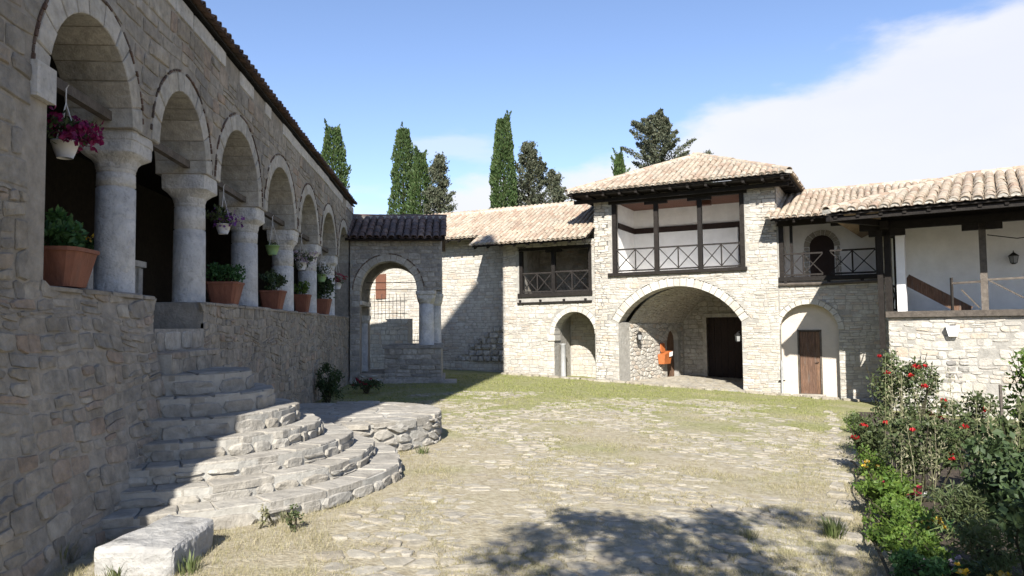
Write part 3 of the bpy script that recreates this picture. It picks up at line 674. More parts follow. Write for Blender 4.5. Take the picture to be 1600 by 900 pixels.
emit([stone_geo(cell8([(a + .01, -.25), (b - .01, -.25), (b - .01, .02), (a + .01, .02)], .05, .01), lambda q, w, d: V((-2.8 + w, q, 1.36 + d)), .02, back=-.04, inset=.05, rough=.2) for a, b in ((7.72, 8.2), (8.2, 8.8), (8.8, 9.3))], 'tread_slab', up, 'stone', 9, 0)
up = MB().box((-3.58, 7.79, 1.0), (-2.99, 9.29, 1.62)).build('step', 'porch', stair)
FU = Fr((-2.99, 0, 0), (0, 1, 0), (1, 0, 0))
emit(fill(FU, 7.8, 9.28, 1.38, 1.6, ch=(.2, .23), ln=(.3, .6), gap=.02, proud=(.006, .02), pull=.12), 'riser_stone', up, 'porch', 60, 5)
# ---- low round platform beside the stairs
plat = thing('stone_platform', (-1.8, 11.1, 0), 'low half-round stone platform beside the steps, top half in shade', 'platform')
PC = V((-1.72, 11.05)); PR = 1.55; PZ = .38
n = 36; out_ = [(-3.0, PC.y - PR)] + [(PC.x + PR * math.cos(a), PC.y + PR * math.sin(a)) for a in lin(-math.pi / 2, math.pi / 2, n)] + [(-3.0, PC.y + PR)]
mb = MB(); k = len(out_); mb.add([(x, y, -.1) for x, y in out_] + [(x, y, PZ - .01) for x, y in out_], [(i, (i + 1) % k, k + (i + 1) % k, k + i) for i in range(k)] + [tuple(range(k, 2 * k))], rnd=.5)
core = mb.build('core', 'stepm', plat)
def Fp(u, z, d):
    if u < 1.28: return V((-3 + u, PC.y - PR - d, z))
    a = (u - 1.28) / PR - math.pi / 2; q = PR + d + .05 * noise.noise(V((u * 2, 7, 0))); return V((PC.x + q * math.cos(a), PC.y + q * math.sin(a), z))
emit(voro(Fp, 0, 1.28 + PR * 2.6, -.02, PZ - .03, .27, .14, gap=.028, proud=(.015, .05), back=-.06), 'riser_stone', core, 'step', 90, 5)
emit(fill(lambda u, w, d: V((u, w, PZ - .01 + d)), -3, -.1, PC.y - PR, PC.y + PR, ch=(.3, .5), ln=(.4, .8), gap=.02, proud=(.012, .02), wave=.05, pull=.08, jit=.02, inset=.06,
          keep=lambda u, w: u < PC.x or math.hypot(u - PC.x, w - PC.y) < PR - .16, back=-.04), 'top_slab', core, 'step', 60, 5)
rim = []
a = -math.pi / 2
while a < math.pi / 2 - .05:
    l = rng.uniform(.2, .32); c = [(a + .008, PR - .34), (a + l - .008, PR - .34), (a + l - .008, PR + rng.uniform(0, .05)), (a + .008, PR + rng.uniform(0, .05))]
    rim.append(stone_geo(cell8(c, .05, .005), lambda t, q, d: V((PC.x + q * math.cos(t), PC.y + q * math.sin(t), PZ - .01 + d)), rng.uniform(.02, .03), back=-.09, inset=.06, rough=.3)); a += l
emit(rim, 'rim_slab', core, 'step', 40, 0)
# ---- loose cut block in the foreground
bt = [(-2.36, 5.14), (-1.80, 5.03), (-1.755, 5.78), (-2.16, 5.95)]
nu, nv, nw = 12, 18, 6; vs = []; idx = {}
mb = MB()
def bp_(u, v, w):
    s_ = .03 * (1 - w)
    x = (bt[0][0] * (1 - u) + bt[1][0] * u) * (1 - v) + (bt[3][0] * (1 - u) + bt[2][0] * u) * v; y = (bt[0][1] * (1 - u) + bt[1][1] * u) * (1 - v) + (bt[3][1] * (1 - u) + bt[2][1] * u) * v
    p = V((x, y, -.06 + .26 * w + .012 * (v - .5)))
    c = V((-2.0, 5.45, .08)); e = 0
    near = sorted([min(u, 1 - u) * .45, min(v, 1 - v) * .75, min(w, 1 - w) * .28 if w > .5 else 1])
    rd = max(0, .045 - near[1]) * .7 if near[0] < .01 else 0
    p += (c - p).normalized() * rd
    return p + V((noise.noise(p * 9), noise.noise(p * 9 + V((5, 0, 0))), noise.noise(p * 8 + V((0, 8, 0))) * .8)) * .014 + V((noise.noise(p * 24), noise.noise(p * 24 + V((5, 0, 0))), 0)) * .006
def grid(fn, a, b):
    vs = [fn(i / a, j / b) for j in range(b + 1) for i in range(a + 1)]; mb.add(vs, [(j * (a + 1) + i, j * (a + 1) + i + 1, (j + 1) * (a + 1) + i + 1, (j + 1) * (a + 1) + i) for j in range(b) for i in range(a)], rnd=.5)
grid(lambda s, t: bp_(s, t, 1), 14, 20); grid(lambda s, t: bp_(s, 0, t), 14, 8); grid(lambda s, t: bp_(s, 1, t), 14, 8); grid(lambda s, t: bp_(0, s, t), 20, 8); grid(lambda s, t: bp_(1, s, t), 20, 8)
mb.build('stone_block', 'block', None, label='big pale cut stone block lying in the grass in front of the steps', cat='stone block')
# ================================================================== PORCH
porch = thing('porch', (-1.6, 23.3, 0), 'small shaded stone porch with a dark tiled roof at the end of the colonnade', 'porch')
def porch_front(F, front):
    P = [(-2.95, 2.7), (-2.66, 2.7)] + list(reversed(arch_pts(-1.83, .83, 2.7, .88)))[1:-1] + [(-1.0, 2.7), (-.29, 2.7), (-.29, 4.22), (-2.95, 4.22)]
    w = panel(F, P, [], 0, -.45).build('wall', 'mortar', porch)
    mb = MB(); panel(F, [(-2.95, -.2), (-2.66, -.2), (-2.66, 2.7), (-2.95, 2.7)], [], 0, -.45, mb); panel(F, [(-1.95, -.2), (-.29, -.2), (-.29, 1.06), (-1.95, 1.06)], [], 0, -.45, mb); panel(F, [(-2.66, -.2), (-1.95, -.2), (-1.95, .28), (-2.66, .28)], [], .15, -.45, mb)
    mb.build('base_wall', 'mortar', porch)
    av = [AArch(-1.83, 1.02, 2.7, 1.07, 2.7)]
    st = fill(F, -2.95, -.29, 2.7, 4.2, ch=(.1, .19), ln=(.2, .5), avoid=av, proud=(.006, .02), wave=.015)
    st += fill(F, -2.95, -2.66, 0, 2.7, ch=(.1, .19), ln=(.2, .45), proud=(.006, .02), wave=.015) + fill(F, -1.95, -.29, 0, 1.0, ch=(.08, .2), ln=(.16, .5), proud=(.008, .03), wave=.02)
    if front: st += fill(F, -2.66, -1.95, 0, .26, ch=(.1, .2), ln=(.2, .5), proud=(.16, .17), wave=0)
    emit(st, 'stone', w, 'porch', 160 if front else 0, 8)
    emit(vouss(F, -1.83, .83, 2.7, .88, .19, 13, back=-.44), 'voussoir', w, 'vouss', 20, 0)
    ring_bricks(F, -1.83, 1.025, 2.7, 1.075, .03, 40).build('arch_band', 'brick', porch, kind='stuff')
    MB().box((-2.0, 21.96 if front else 24.2, 1.0), (-.24, 22.5 if front else 24.72, 1.1)).build('coping', 'porch', porch)
FP = Fr((0, 22, 0), (1, 0, 0), (0, -1, 0)); porch_front(FP, True)
FB = Fr((0, 24.68, 0), (1, 0, 0), (0, 1, 0)); porch_front(FB, False)
FS = Fr((-.29, 22, 0), (0, 1, 0), (1, 0, 0))
P = [(.012, 2.7), (.46, 2.7)] + list(reversed(arch_pts(1.34, .88, 2.7, .85)))[1:-1] + [(2.22, 2.7), (2.665, 2.7), (2.665, 4.2), (1.34, 4.96), (.012, 4.2)]
w = panel(FS, P, [], .001, -.4).build('wall', 'porch', porch)
panel(FS, [(.012, -.2), (2.665, -.2), (2.665, 1.05), (.012, 1.05)], [], .001, -.4).build('base_wall', 'porch', porch)
emit(vouss(FS, 1.34, .88, 2.7, .85, .18, 11, back=-.38), 'voussoir', w, 'vouss', 20, 0)
for (x, y) in ((-.74, 22.27), (-.55, 24.42)):
    col = MB().loft((x, y, 1.1), [(0, .225, 2), (.6, .22, 2), (1.24, .215, 2)], 32, jit=.006).build('column', 'column', porch, smooth=True)
    MB().loft((x, y, 1.1), [(1.22, .22, 2), (1.3, .25, 3), (1.38, .27, 7), (1.48, .28, 9), (1.5, .3, 10), (1.6, .3, 10)], 32, jit=.008).build('capital', 'column', col)
col = MB().loft((-2.68, 23.4, .28), [(0, .1, 2), (1.5, .095, 2)], 20).build('column', 'column', porch, smooth=True)
MB().loft((-2.68, 23.4, .28), [(1.48, .1, 2), (1.58, .17, 6), (1.72, .18, 8)], 20).build('capital', 'column', col)
MB().box((-2.9, 22.1, 2.3), (-2.6, 24.5, 2.42)).build('impost', 'column', porch)
for z in (2.74, 2.95): MB().tube([(-2.5, 22.2, z), (-1.0, 22.2, z)], .012).build('tie_rod', 'iron', porch)
MB().box((-2.95, 21.9, -.1), (-.2, 24.7, .12)).build('floor_slab', 'porch', porch)
MB().box((-.35, 21.75, -.1), (.15, 22.6, .06)).build('plinth', 'porch', porch)
prf = deck('roof', [(-3.05, 21.72, 4.2), (-.18, 21.72, 4.2), (-.18, 23.34, 5.02), (-3.05, 23.34, 5.02)], .05, 'wood', porch)
deck('roof_slope', [(-3.05, 24.95, 4.2), (-.18, 24.95, 4.2), (-.18, 23.34, 5.02), (-3.05, 23.34, 5.02)], .05, 'dtile', porch)
MB().box((-2.97, 21.93, 4.16), (-.27, 22.05, 4.24)).build('eave_course', 'brick', porch)
roof_plane(prf, (-3.05, 21.72, 4.215), (1, 0, 0), (0, 1.62, .82), 2.87, 1.78, lambda u, s: True, .215, .3, .1, 'dtile', eave_mortar=False, limit=130)
ridge_tiles(prf, (-3.05, 23.34, 5.06), (-.18, 23.34, 5.06), .12, 'dtile')
MB().box((-2.9, 22.2, 4.0), (-.5, 24.5, 4.1)).build('ceiling', 'wood', porch)
# ================================================================== LEFT WING of the monastery
wing = thing('monastery_wing', FG(-6, 0, 0), 'low pale stone wing with a dark wooden balcony above an arched niche', 'building')
ZR = .52
A_ = panel(Fr(FG(0, 0, -.6), GU, -GN), [(-18, -.4), (-6.45, -.4), (-6.45, 5.1), (-18, 5.1)], [], 0, -.4).build('wall', 'washm', wing)
FA = Fr(FG(0, 0, -.6), GU, -GN)
st = fill(FA, -15, -6.45, 0, 5.1, ch=(.08, .16), ln=(.16, .42), gap=.012, proud=(.005, .018), wave=.03)
emit(st, 'stone', A_, 'wash', 120, 10)
NI = (-3.64, .76, 1.33, .78); BAL = (-5.75, -2.97, 2.72, 4.42)
B_ = panel(FG, [(-6.4, -.6), (-2.86, -.6), (-2.86, 4.6), (-6.4, 4.6)], [arch_hole(NI[0], NI[1], -.5, NI[2], NI[3]), [(BAL[0], BAL[2]), (BAL[1], BAL[2]), (BAL[1], BAL[3]), (BAL[0], BAL[3])]], 0, -.7).build('wall', 'washm', wing)
av = [AArch(NI[0], NI[1] + .2, NI[2], NI[3] + .2, NI[2] - .02), AArch(NI[0], NI[1], NI[2], NI[3], -1), ARect(BAL[0] - .05, BAL[1] + .02, BAL[2] - .3, BAL[3])]
st = fill(FG, -6.4, -2.86, -.3, 4.58, ch=(.06, .15), ln=(.12, .4), gap=.011, avoid=av, proud=(.002, .018), wave=.05, jit=.02, split=.25)
st += fill(Fr(FG(-6.4, 0, 0), GN, -GU), 0, .55, 0, 4.55, ch=(.1, .18), ln=(.2, .5), proud=(.005, .018))
nb_ = panel(FG, [(-4.6, -.6), (-2.7, -.6), (-2.7, 2.4), (-4.6, 2.4)], [], -1.5, -1.6).build('niche_back', 'washm', wing)
panel(Fr(FG(-4.42, 0, -.68), GN, GU), [(0, -.6), (.9, -.6), (.9, 2.4), (0, 2.4)], [], 0, -.2).build('niche_side', 'washm', wing)
panel(Fr(FG(-2.86, 0, -.68), GN, -GU), [(0, -.6), (.9, -.6), (.9, 2.4), (0, 2.4)], [], 0, -.2).build('niche_side', 'washm', wing)
deck('niche_vault', [FG(-4.6, 2.3, -.68), FG(-2.7, 2.3, -.68), FG(-2.7, 2.3, -1.6), FG(-4.6, 2.3, -1.6)], .1, 'washm', wing)
emit(fill(Fr(FG(0, 0, -1.5), GU, -GN), -4.4, -2.88, -.3, 2.1, ch=(.1, .2), ln=(.2, .5), proud=(.004, .014)), 'stone', nb_, 'wash', 60, 10)
emit(st, 'stone', B_, 'wash', 180, 10)
emit(vouss(FG, NI[0], NI[1], NI[2], NI[3], .17, 13, back=-.5, proud=.02), 'voussoir', B_, 'wvouss', 20, 0)
MB().bar(FG(-4.62, 1.2, -.2), FG(-4.36, 1.2, -.2), .5, .18).build('impost', 'wvouss', wing)
def bars(F, name, parent, mt, lst, w, h):
    for (a, b) in lst: MB().bar(F(*a), F(*b), w, h).build(name, mt, parent)
def rail_panel(F, par, u0, u1, z0, zt, d, mt='rail', mid=1):
    bars(F, 'rail', par, mt, [((u0, zt, d), (u1, zt, d)), ((u0, z0 + .06, d), (u1, z0 + .06, d))], .05, .05)
    n = mid + 1
    for i in range(1, n): u = u0 + (u1 - u0) * i / n; bars(F, 'baluster', par, mt, [((u, z0 + .06, d), (u, zt, d))], .035, .035)
    for i in range(n):
        a = u0 + (u1 - u0) * i / n; b = u0 + (u1 - u0) * (i + 1) / n
        bars(F, 'brace', par, mt, [((a, z0 + .08, d + .012), (b, zt - .02, d + .012)), ((a, zt - .02, d - .012), (b, z0 + .08, d - .012))], .022, .028)
# balcony of the left wing
b1 = MB().bar(FG(BAL[0] - .04, 2.72, -.02), FG(BAL[1] + .02, 2.74, -.02), .16, .14).build('balcony', 'wood', wing)
for u in (BAL[0] + .06, -4.42, BAL[1] - .06): MB().bar(FG(u, 2.78, -.08), FG(u, 4.3, -.08), .13, .13, up=GN).build('post', 'wood', b1)
for u in (-4.42,): MB().bar(FG(u - .3, 4.28, -.08), FG(u + .3, 4.28, -.08), .12, .1).build('bracket', 'wood', b1)
MB().bar(FG(BAL[0] - .1, 4.4, -.08), FG(BAL[1] + .1, 4.4, -.08), .16, .16).build('beam', 'wood', b1)
rail_panel(FG, b1, BAL[0] + .13, -4.49, 2.78, 3.5, -.05); rail_panel(FG, b1, -4.35, BAL[1] - .13, 2.78, 3.52, -.05)
MB().bar(FG(BAL[0] - .05, 2.44, .04), FG(BAL[1], 2.46, .04), .07, .06).build('ledge_beam', 'wood', b1)
for u in (-5.7, -4.9, -4.0, -3.2): MB().bar(FG(u, 2.53, .08), FG(u, 2.53, -.2), .07, .06).build('joist_end', 'wood', b1)
mb = MB(); panel(FG, [(-6.3, 2.5), (-2.86, 2.5), (-2.86, 4.9), (-6.3, 4.9)], [], -1.9, -2.1, mb); bw = mb.build('loggia_wall', 'mortar', wing)
emit(fill(Fr(FG(0, 0, -1.9), GU, -GN), -5.9, -2.9, 2.7, 4.7, ch=(.1, .18), ln=(.2, .5), proud=(.004, .014)), 'stone', bw, 'stone', 60, 10)
for a, b in ((-6.3, -5.8), (-2.93, -2.86)):
    mb = MB(); mb.add([FG(u, z, d) for d in (-.7, -1.9) for u in (a, b) for z in (2.5, 4.9)], [(0, 2, 3, 1), (4, 5, 7, 6), (0, 1, 5, 4), (2, 6, 7, 3), (0, 4, 6, 2), (1, 3, 7, 5)])
    mb.build('loggia_side', 'mortar', wing)
deck('loggia_floor', [FG(-6, 2.7, -.1), FG(-2.9, 2.7, -.1), FG(-2.9, 2.7, -1.95), FG(-6, 2.7, -1.95)], .15, 'wood', wing)
wr = deck('roof', [FG(-18, 4.9, .1), FG(-7.2, 4.9, .1), FG(-7.2, 4.5, .85), FG(-2.86, 4.5, .85), FG(-2.86, 6.19, -2.4), FG(-18, 6.19, -2.4)], .04, 'wood', wing)
es = (GN + V((0, 0, ZR))).normalized()
roof_plane(wr, FG(-7.25, 4.52, .88), GU, es, 4.38, .86, lambda u, s: True, .18, .31, .085, 'tile', limit=300)
roof_plane(wr, FG(-18, 4.925, .1), GU, es, 15.13, 2.83, lambda u, s: True, .18, .31, .085, 'tile', eave_mortar=True, limit=300)
ridge_tiles(wr, FG(-18, 6.26, -2.4), FG(-2.86, 6.26, -2.4), .12, 'tile')
deck('roof_slope', [FG(-18, 6.2, -2.4), FG(-2.86, 6.2, -2.4), FG(-2.86, 4.5, -5.6), FG(-18, 4.5, -5.6)], .05, 'tile', wing)
for i in range(9): u = -7.1 + i * .52; MB().bar(FG(u, 4.44, .84), FG(u, 4.83, .1), .07, .09).build('rafter', 'wood', wr)
for i in range(16): u = -15 + i * .52; MB().bar(FG(u, 4.83, .08), FG(u, 5.18, -.6), .07, .09).build('rafter', 'wood', wr)
# rough remains of a stair against the recessed wall
FAl = FA; ru = []
for i in range(7):
    ru += fill(FAl, -7.2 - .32 * i, -6.55, .1 + (6 - i) * .22, .1 + (7 - i) * .22, ch=(.2, .22), ln=(.2, .4), gap=.02, proud=(.05, .16), wave=0, back=-.02) if i < 6 else []
rub = thing('ruined_stair', FA(-7.4, 0, .2), 'ragged stub of a broken stone stair against the shaded far wall', 'masonry')
emit([s for s in ru], 'stone', rub, 'porch', 120, 6)
# shutter and fence seen through the porch
MB().bar(FA(-12.55, 3.3, .03), FA(-12.05, 3.3, .03), .05, 1.0).build('window_shutter', 'redwood', wing)
fence = thing('iron_fence', FG(-11.5, 0, 1.2), 'thin wrought iron fence seen through the porch arch', 'fence')
FF = Fr(FG(0, 0, 1.4), GU, -GN)
lw = panel(FF, [(-13.6, -.2), (-9.6, -.2), (-9.6, 1.95), (-13.6, 1.95)], [], 0, -.3).build('base_wall', 'washm', fence)
emit(fill(FF, -13.6, -9.6, 0, 1.95, ch=(.1, .2), ln=(.16, .4), proud=(.006, .02)), 'stone', lw, 'wash', 40, 8)
for i in range(22): u = -13.4 + .17 * i; MB().tube([FF(u, 1.95, -.1), FF(u, 2.75 + (.14 if i % 2 else 0), -.1)], .009, 5).build('bar', 'iron', fence)
for z in (2.15, 2.6): MB().tube([FF(-13.5, z, -.1), FF(-9.7, z, -.1)], .012, 5).build('rail', 'iron', fence)
# ================================================================== GATEHOUSE
gate = thing('gatehouse', FG(0, -.4, 0), 'tall pale stone gatehouse with a wide arched gateway under an open white loggia', 'building')
GR = 2.29; GZ = .58; GA = math.acos(2.0 / GR)
garc = [(-.03 + GR * math.cos(t), GZ + GR * math.sin(t)) for t in lin(GA, math.pi - GA, 26)]
class ASeg:
    def __init__(s, t): s.t = t
    def inside(s, u, z):
        u += .03; r = GR + s.t
        return (abs(u) < 2.0 and z < 1.69) or (z >= GZ + GR * math.sin(GA) and math.hypot(u, z - GZ) < r)
    def push(s, u, z):
        r = GR + s.t
        if z < 1.69: return (-.03 + (2.0 if u > -.03 else -2.0), z)
        q = math.hypot(u + .03, z - GZ); return (-.03 + (u + .03) * r / q, GZ + (z - GZ) * r / q)
LG = (-2.2, 2.13, 3.38, 5.84)
gw = panel(FG, [(-2.85, -1), (3.08, -1), (3.08, 5.98), (-2.85, 5.98)], [[(-2.03, -.95), (1.97, -.95)] + garc, [(LG[0], LG[2]), (LG[1], LG[2]), (LG[1], LG[3]), (LG[0], LG[3])]], .03, -.6).build('wall', 'washm', gate)
FG3 = Fr(FG(0, 0, .03), GU, -GN)
av = [ASeg(.3), ARect(LG[0] - .03, LG[1] + .03, LG[2] - .1, 6)]
st = fill(FG3, -2.85, 3.08, -.55, 5.95, ch=(.05, .135), ln=(.12, .42), gap=.01, avoid=av, proud=(.002, .018), wave=.045, jit=.016, split=.25)
emit(st, 'stone', gw, 'wash', 300, 10)
emit(vouss(FG3, -.03, GR, GZ, GR, .26, 22, back=-.6, proud=.025, a0=GA, a1=math.pi - GA), 'voussoir', gw, 'wvouss', 30, 0)
mb = ring_bricks(FG3, -.03, GR + .27, GZ, GR + .27, .03, 60, a0=GA, a1=math.pi - GA, proud=.05); mb.build('arch_band', 'vouss', gate, kind='stuff')
FRs = Fr(FG(3.08, 0, .03), GN, GU); sw = panel(FRs, [(0, 4.0), (8.5, 4.0), (8.5, 5.98), (0, 5.98)], [], 0, -.5).build('side_wall', 'washm', gate)
emit(fill(FRs, 0, 4, 4.4, 5.95, ch=(.08, .16), ln=(.16, .45), proud=(.005, .02)), 'stone', sw, 'wash', 40, 10)
FLs = Fr(FG(-2.85, 0, .03), GN, -GU); panel(FLs, [(0, -1), (8.5, -1), (8.5, 5.98), (0, 5.98)], [], 0, -.5).build('side_wall', 'washm', gate)
panel(FG, [(-2.85, -1), (3.08, -1), (3.08, 5.98), (-2.85, 5.98)], [], -8.3, -8.6).build('rear_wall', 'mortar', gate)
# passage through the gatehouse, its axis askew to the facade
SK = .28
def FK(u, z, d): return FG(u + SK * max(0, -d), z, d)
def Fl(u, z, d): return FK(-2.03 + d, z, -u)
def Frr(u, z, d): return FK(1.97 - d, z, -u)
PD = 4.05
lp = panel(Fl, [(.02, -1), (PD, -1), (PD, 1.72), (.02, 1.72)], [arch_hole(3.3, .38, -.9, 1.05, .4)], 0, -.3).build('passage_wall', 'washm', gate)
emit(voro(Fl, .6, PD, -.5, 1.7, .24, .14, gap=.022, avoid=[AArch(3.3, .55, 1.05, .57, -1)], proud=(.008, .03)), 'stone', lp, 'wash', 150, 8)
emit(vouss(Fl, 3.3, .38, 1.05, .4, .16, 9, back=-.25, proud=.03), 'voussoir', lp, 'vouss', 12, 0)
panel(Fl, arch_hole(3.3, .38, -.6, 1.05, .4), [], -.16, -.22).build('side_door', 'door', gate)
panel(Frr, [(.02, -1), (PD, -1), (PD, 1.72), (.02, 1.72)], [], 0, -.3).build('passage_wall', 'washm', gate)
mb = MB(); vs = []
T = lin(GA, math.pi - GA, 20)
for d in (.55, PD + .1):
    for t in T: vs.append(FK(-.03 + GR * math.cos(t), GZ + GR * math.sin(t), -d))
mb.add(vs, [(i, i + 1, 22 + i, 21 + i) for i in range(20)]); va = mb.build('vault', 'mortar', gate)
def Fv(u, z, d): t = math.pi - GA - u / GR; q = GR - d; return FK(-.03 + q * math.cos(t), GZ + q * math.sin(t), -z)
emit(fill(Fv, 0, GR * (math.pi - 2 * GA), .6, PD, ch=(.12, .3), ln=(.09, .2), gap=.014, proud=(.004, .02), wave=.02), 'stone', va, 'vouss', 60, 12)
kb = SK * PD; FKb = Fr(FG(kb, 0, -PD), GU, -GN); DL, DR, DT = .0 - kb, 1.45 - kb, 1.88
bk = panel(FKb, [(-2.2, -1), (2.1, -1), (2.1, 2.95), (-2.2, 2.95)], [[(DL, -.98), (DR, -.98), (DR, DT), (DL, DT)]], 0, -.3).build('passage_back', 'mortar', gate)
emit(fill(FKb, -2.0, 1.9, -.5, 2.85, ch=(.1, .2), ln=(.2, .45), avoid=[ARect(DL - .14, DR + .14, -2, DT + .14)], proud=(.006, .025)), 'stone', bk, 'vouss', 60, 8)
for a, b in (((DL - .07, -.6), (DL - .07, DT)), ((DR + .07, -.6), (DR + .07, DT)), ((DL - .14, DT + .07), (DR + .14, DT + .07))): MB().bar(FKb(a[0], a[1], .02), FKb(b[0], b[1], .02), .14, .14, up=GN).build('door_frame', 'vouss', gate)
for i in range(6): u = DL + .12 + (DR - DL) / 6 * i; MB().bar(FKb(u, -.6, -.2), FKb(u, DT, -.2), .235, .06, up=GN).build('door_board', 'ddoor', gate)
deckp = deck('passage_floor', [FK(-2.03, -.27, .25), FK(1.97, -.43, .25), FK(1.97, -.43, -PD), FK(-2.03, -.27, -PD)], .3, 'washm', gate)
def Fpf(u, w, d): return FK(u, -.35 - .04 * u + d, -w)
emit(voro(Fpf, -2.0, 1.95, -.2, PD, .3, .25, gap=.03, proud=(.004, .016)), 'floor_stone', deckp, 'pave', 80, 8)
# loggia above the gateway
lg = MB(); lg.bar(FG(LG[0] - .15, LG[2] - .06, .02), FG(LG[1] + .05, LG[2] - .04, .02), .22, .11); lg = lg.build('loggia', 'wood', gate)
panel(FG, [(-2.5, 3.2), (2.6, 3.2), (2.6, 6), (-2.5, 6)], [], -2.45, -2.6).build('loggia_wall', 'white', gate)
panel(Fr(FG(-2.21, 0, -.6), GN, GU), [(0, 3.2), (2.2, 3.2), (2.2, 6), (0, 6)], [], 0, -.2).build('loggia_wall', 'white', gate)
panel(Fr(FG(2.14, 0, -.6), GN, GU), [(0, 3.2), (2.2, 3.2), (2.2, 6), (0, 6)], [], .2, 0).build('loggia_wall', 'white', gate)
deck('loggia_floor', [FG(-2.21, 3.36, -.05), FG(2.14, 3.36, -.05), FG(2.14, 3.36, -2.85), FG(-2.21, 3.36, -2.85)], .2, 'white', gate)
ce = deck('loggia_ceiling', [FG(-2.21, 5.9, -.1), FG(2.14, 5.9, -.1), FG(2.14, 5.9, -2.85), FG(-2.21, 5.9, -2.85)], .05, 'redwood', gate)
for i in range(16): d = -.2 - i * .165; MB().bar(FG(-2.2, 5.835, d), FG(2.13, 5.835, d), .15, .025).build('ceiling_board', 'redwood', ce)
MB().bar(FG(-2.2, 5.06, -2.435), FG(2.13, 5.06, -2.435), .04, .2).build('wall_band', 'ddoor', lg)
MB().bar(FG(-2.195, 5.06, -.6), FG(-2.195, 5.06, -2.44), .04, .2).build('wall_band', 'ddoor', lg)
MB().bar(FG(1.77, 3.38, -2.43), FG(1.77, 4.96, -2.43), .5, .05, up=GN).build('loggia_door', 'ddoor', lg)
MB().bar(FG(1.46, 3.38, -2.42), FG(1.46, 4.96, -2.42), .06, .06, up=GN).build('door_frame', 'white', lg)
mb = MB(); mb.bar(FG(.4, 5.7, -1.2), FG(.85, 5.7, -1.2), .3, .16); mb.build('ceiling_hatch', 'redwood', lg)
for u in (LG[0] + .07, -.69, .74, LG[1] - .07): MB().bar(FG(u, LG[2], -.02), FG(u, 5.75, -.02), .14, .14, up=GN).build('post', 'wood', lg)
for u in (-.69, .74):
    MB().bar(FG(u - .38, 5.66, -.02), FG(u + .38, 5.66, -.02), .13, .1).build('bracket', 'wood', lg)
MB().bar(FG(LG[0] - .1, 5.8, 0), FG(LG[1] + .1, 5.8, 0), .2, .2).build('beam', 'wood', lg)
zt = 4.16
rail_panel(FG, lg, LG[0] + .14, -.76, LG[2], zt, .0); rail_panel(FG, lg, -.62, .67, LG[2], zt, .0); rail_panel(FG, lg, .81, LG[1] - .14, LG[2], zt, .0)
# hipped roof of the gatehouse
E0, E1, EF, EB, EZ, AP, AB, AZ = -3.5, 3.58, .85, -9.2, 6.03, -2.6, -5.6, 7.58; AU = .15
gr = deck('roof', [FG(E0, EZ, EF), FG(E1, EZ, EF), FG(AU, AZ, AP)], .04, 'wood', gate)
deck('roof_slope', [FG(E0, EZ, EF), FG(AU, AZ, AP), FG(AU, AZ, AB), FG(E0, EZ, EB)], .04, 'wood', gate)
deck('roof_slope', [FG(E1, EZ, EF), FG(AU, AZ, AP), FG(AU, AZ, AB), FG(E1, EZ, EB)], .04, 'wood', gate)
deck('soffit', [FG(E0 + .05, EZ - .04, EF - .05), FG(E1 - .05, EZ - .04, EF - .05), FG(E1 - .05, EZ - .04, EB + .05), FG(E0 + .05, EZ - .04, EB + .05)], .02, 'wood', gate)
dd = EF - AP; S = math.hypot(dd, AZ - EZ); esf = (GN * dd + V((0, 0, AZ - EZ))).normalized()
roof_plane(gr, FG(E0, EZ + .02, EF + .02), GU, esf, E1 - E0, S, lambda u, s: (AU - E0) * s / S + .04 < u < (E1 - E0) - (E1 - AU) * s / S - .04, .185, .31, .088, 'tile', limit=300)
wr_ = E1 - AU; S2 = math.hypot(wr_, AZ - EZ); esr = (-GU * wr_ + V((0, 0, AZ - EZ))).normalized()
roof_plane(gr, FG(E1 + .02, EZ + .02, EF), GN, esr, EF - EB, S2, lambda u, s: u > dd * s / S2 and u < (EF - EB) - (AB - EB) * s / S2, .185, .31, .088, 'tile', limit=300)
wl_ = AU - E0; S3 = math.hypot(wl_, AZ - EZ); esl = (GU * wl_ + V((0, 0, AZ - EZ))).normalized()
roof_plane(gr, FG(E0 - .02, EZ + .02, EF), GN, esl, EF - EB, S3, lambda u, s: u > dd * s / S3 and u < (EF - EB) - (AB - EB) * s / S3, .185, .31, .088, 'tile', limit=300, eave_mortar=False)
hz = V((0, 0, .07))
ridge_tiles(gr, FG(E0, EZ, EF) + hz, FG(AU, AZ, AP) + hz, .12, 'tile'); ridge_tiles(gr, FG(E1, EZ, EF) + hz, FG(AU, AZ, AP) + hz, .12, 'tile'); ridge_tiles(gr, FG(AU, AZ, AP) + hz, FG(AU, AZ, AB) + hz, .12, 'tile')
for i in range(13): u = E0 + .15 + i * .56; MB().bar(FG(u, EZ - .09, EF - .04), FG(u, EZ - .06, -.1), .08, .09).build('rafter', 'wood', gr)
for i in range(9): d = EF - .3 - i * .6; MB().bar(FG(E1 - .04, EZ - .1, d), FG(3.1, EZ - .06, d), .08, .09).build('rafter', 'wood', gr)
MB().bar(FG(E0 + .05, EZ - .2, .3), FG(E1 - .1, EZ - .2, .3), .1, .12).build('purlin', 'wood', gr)
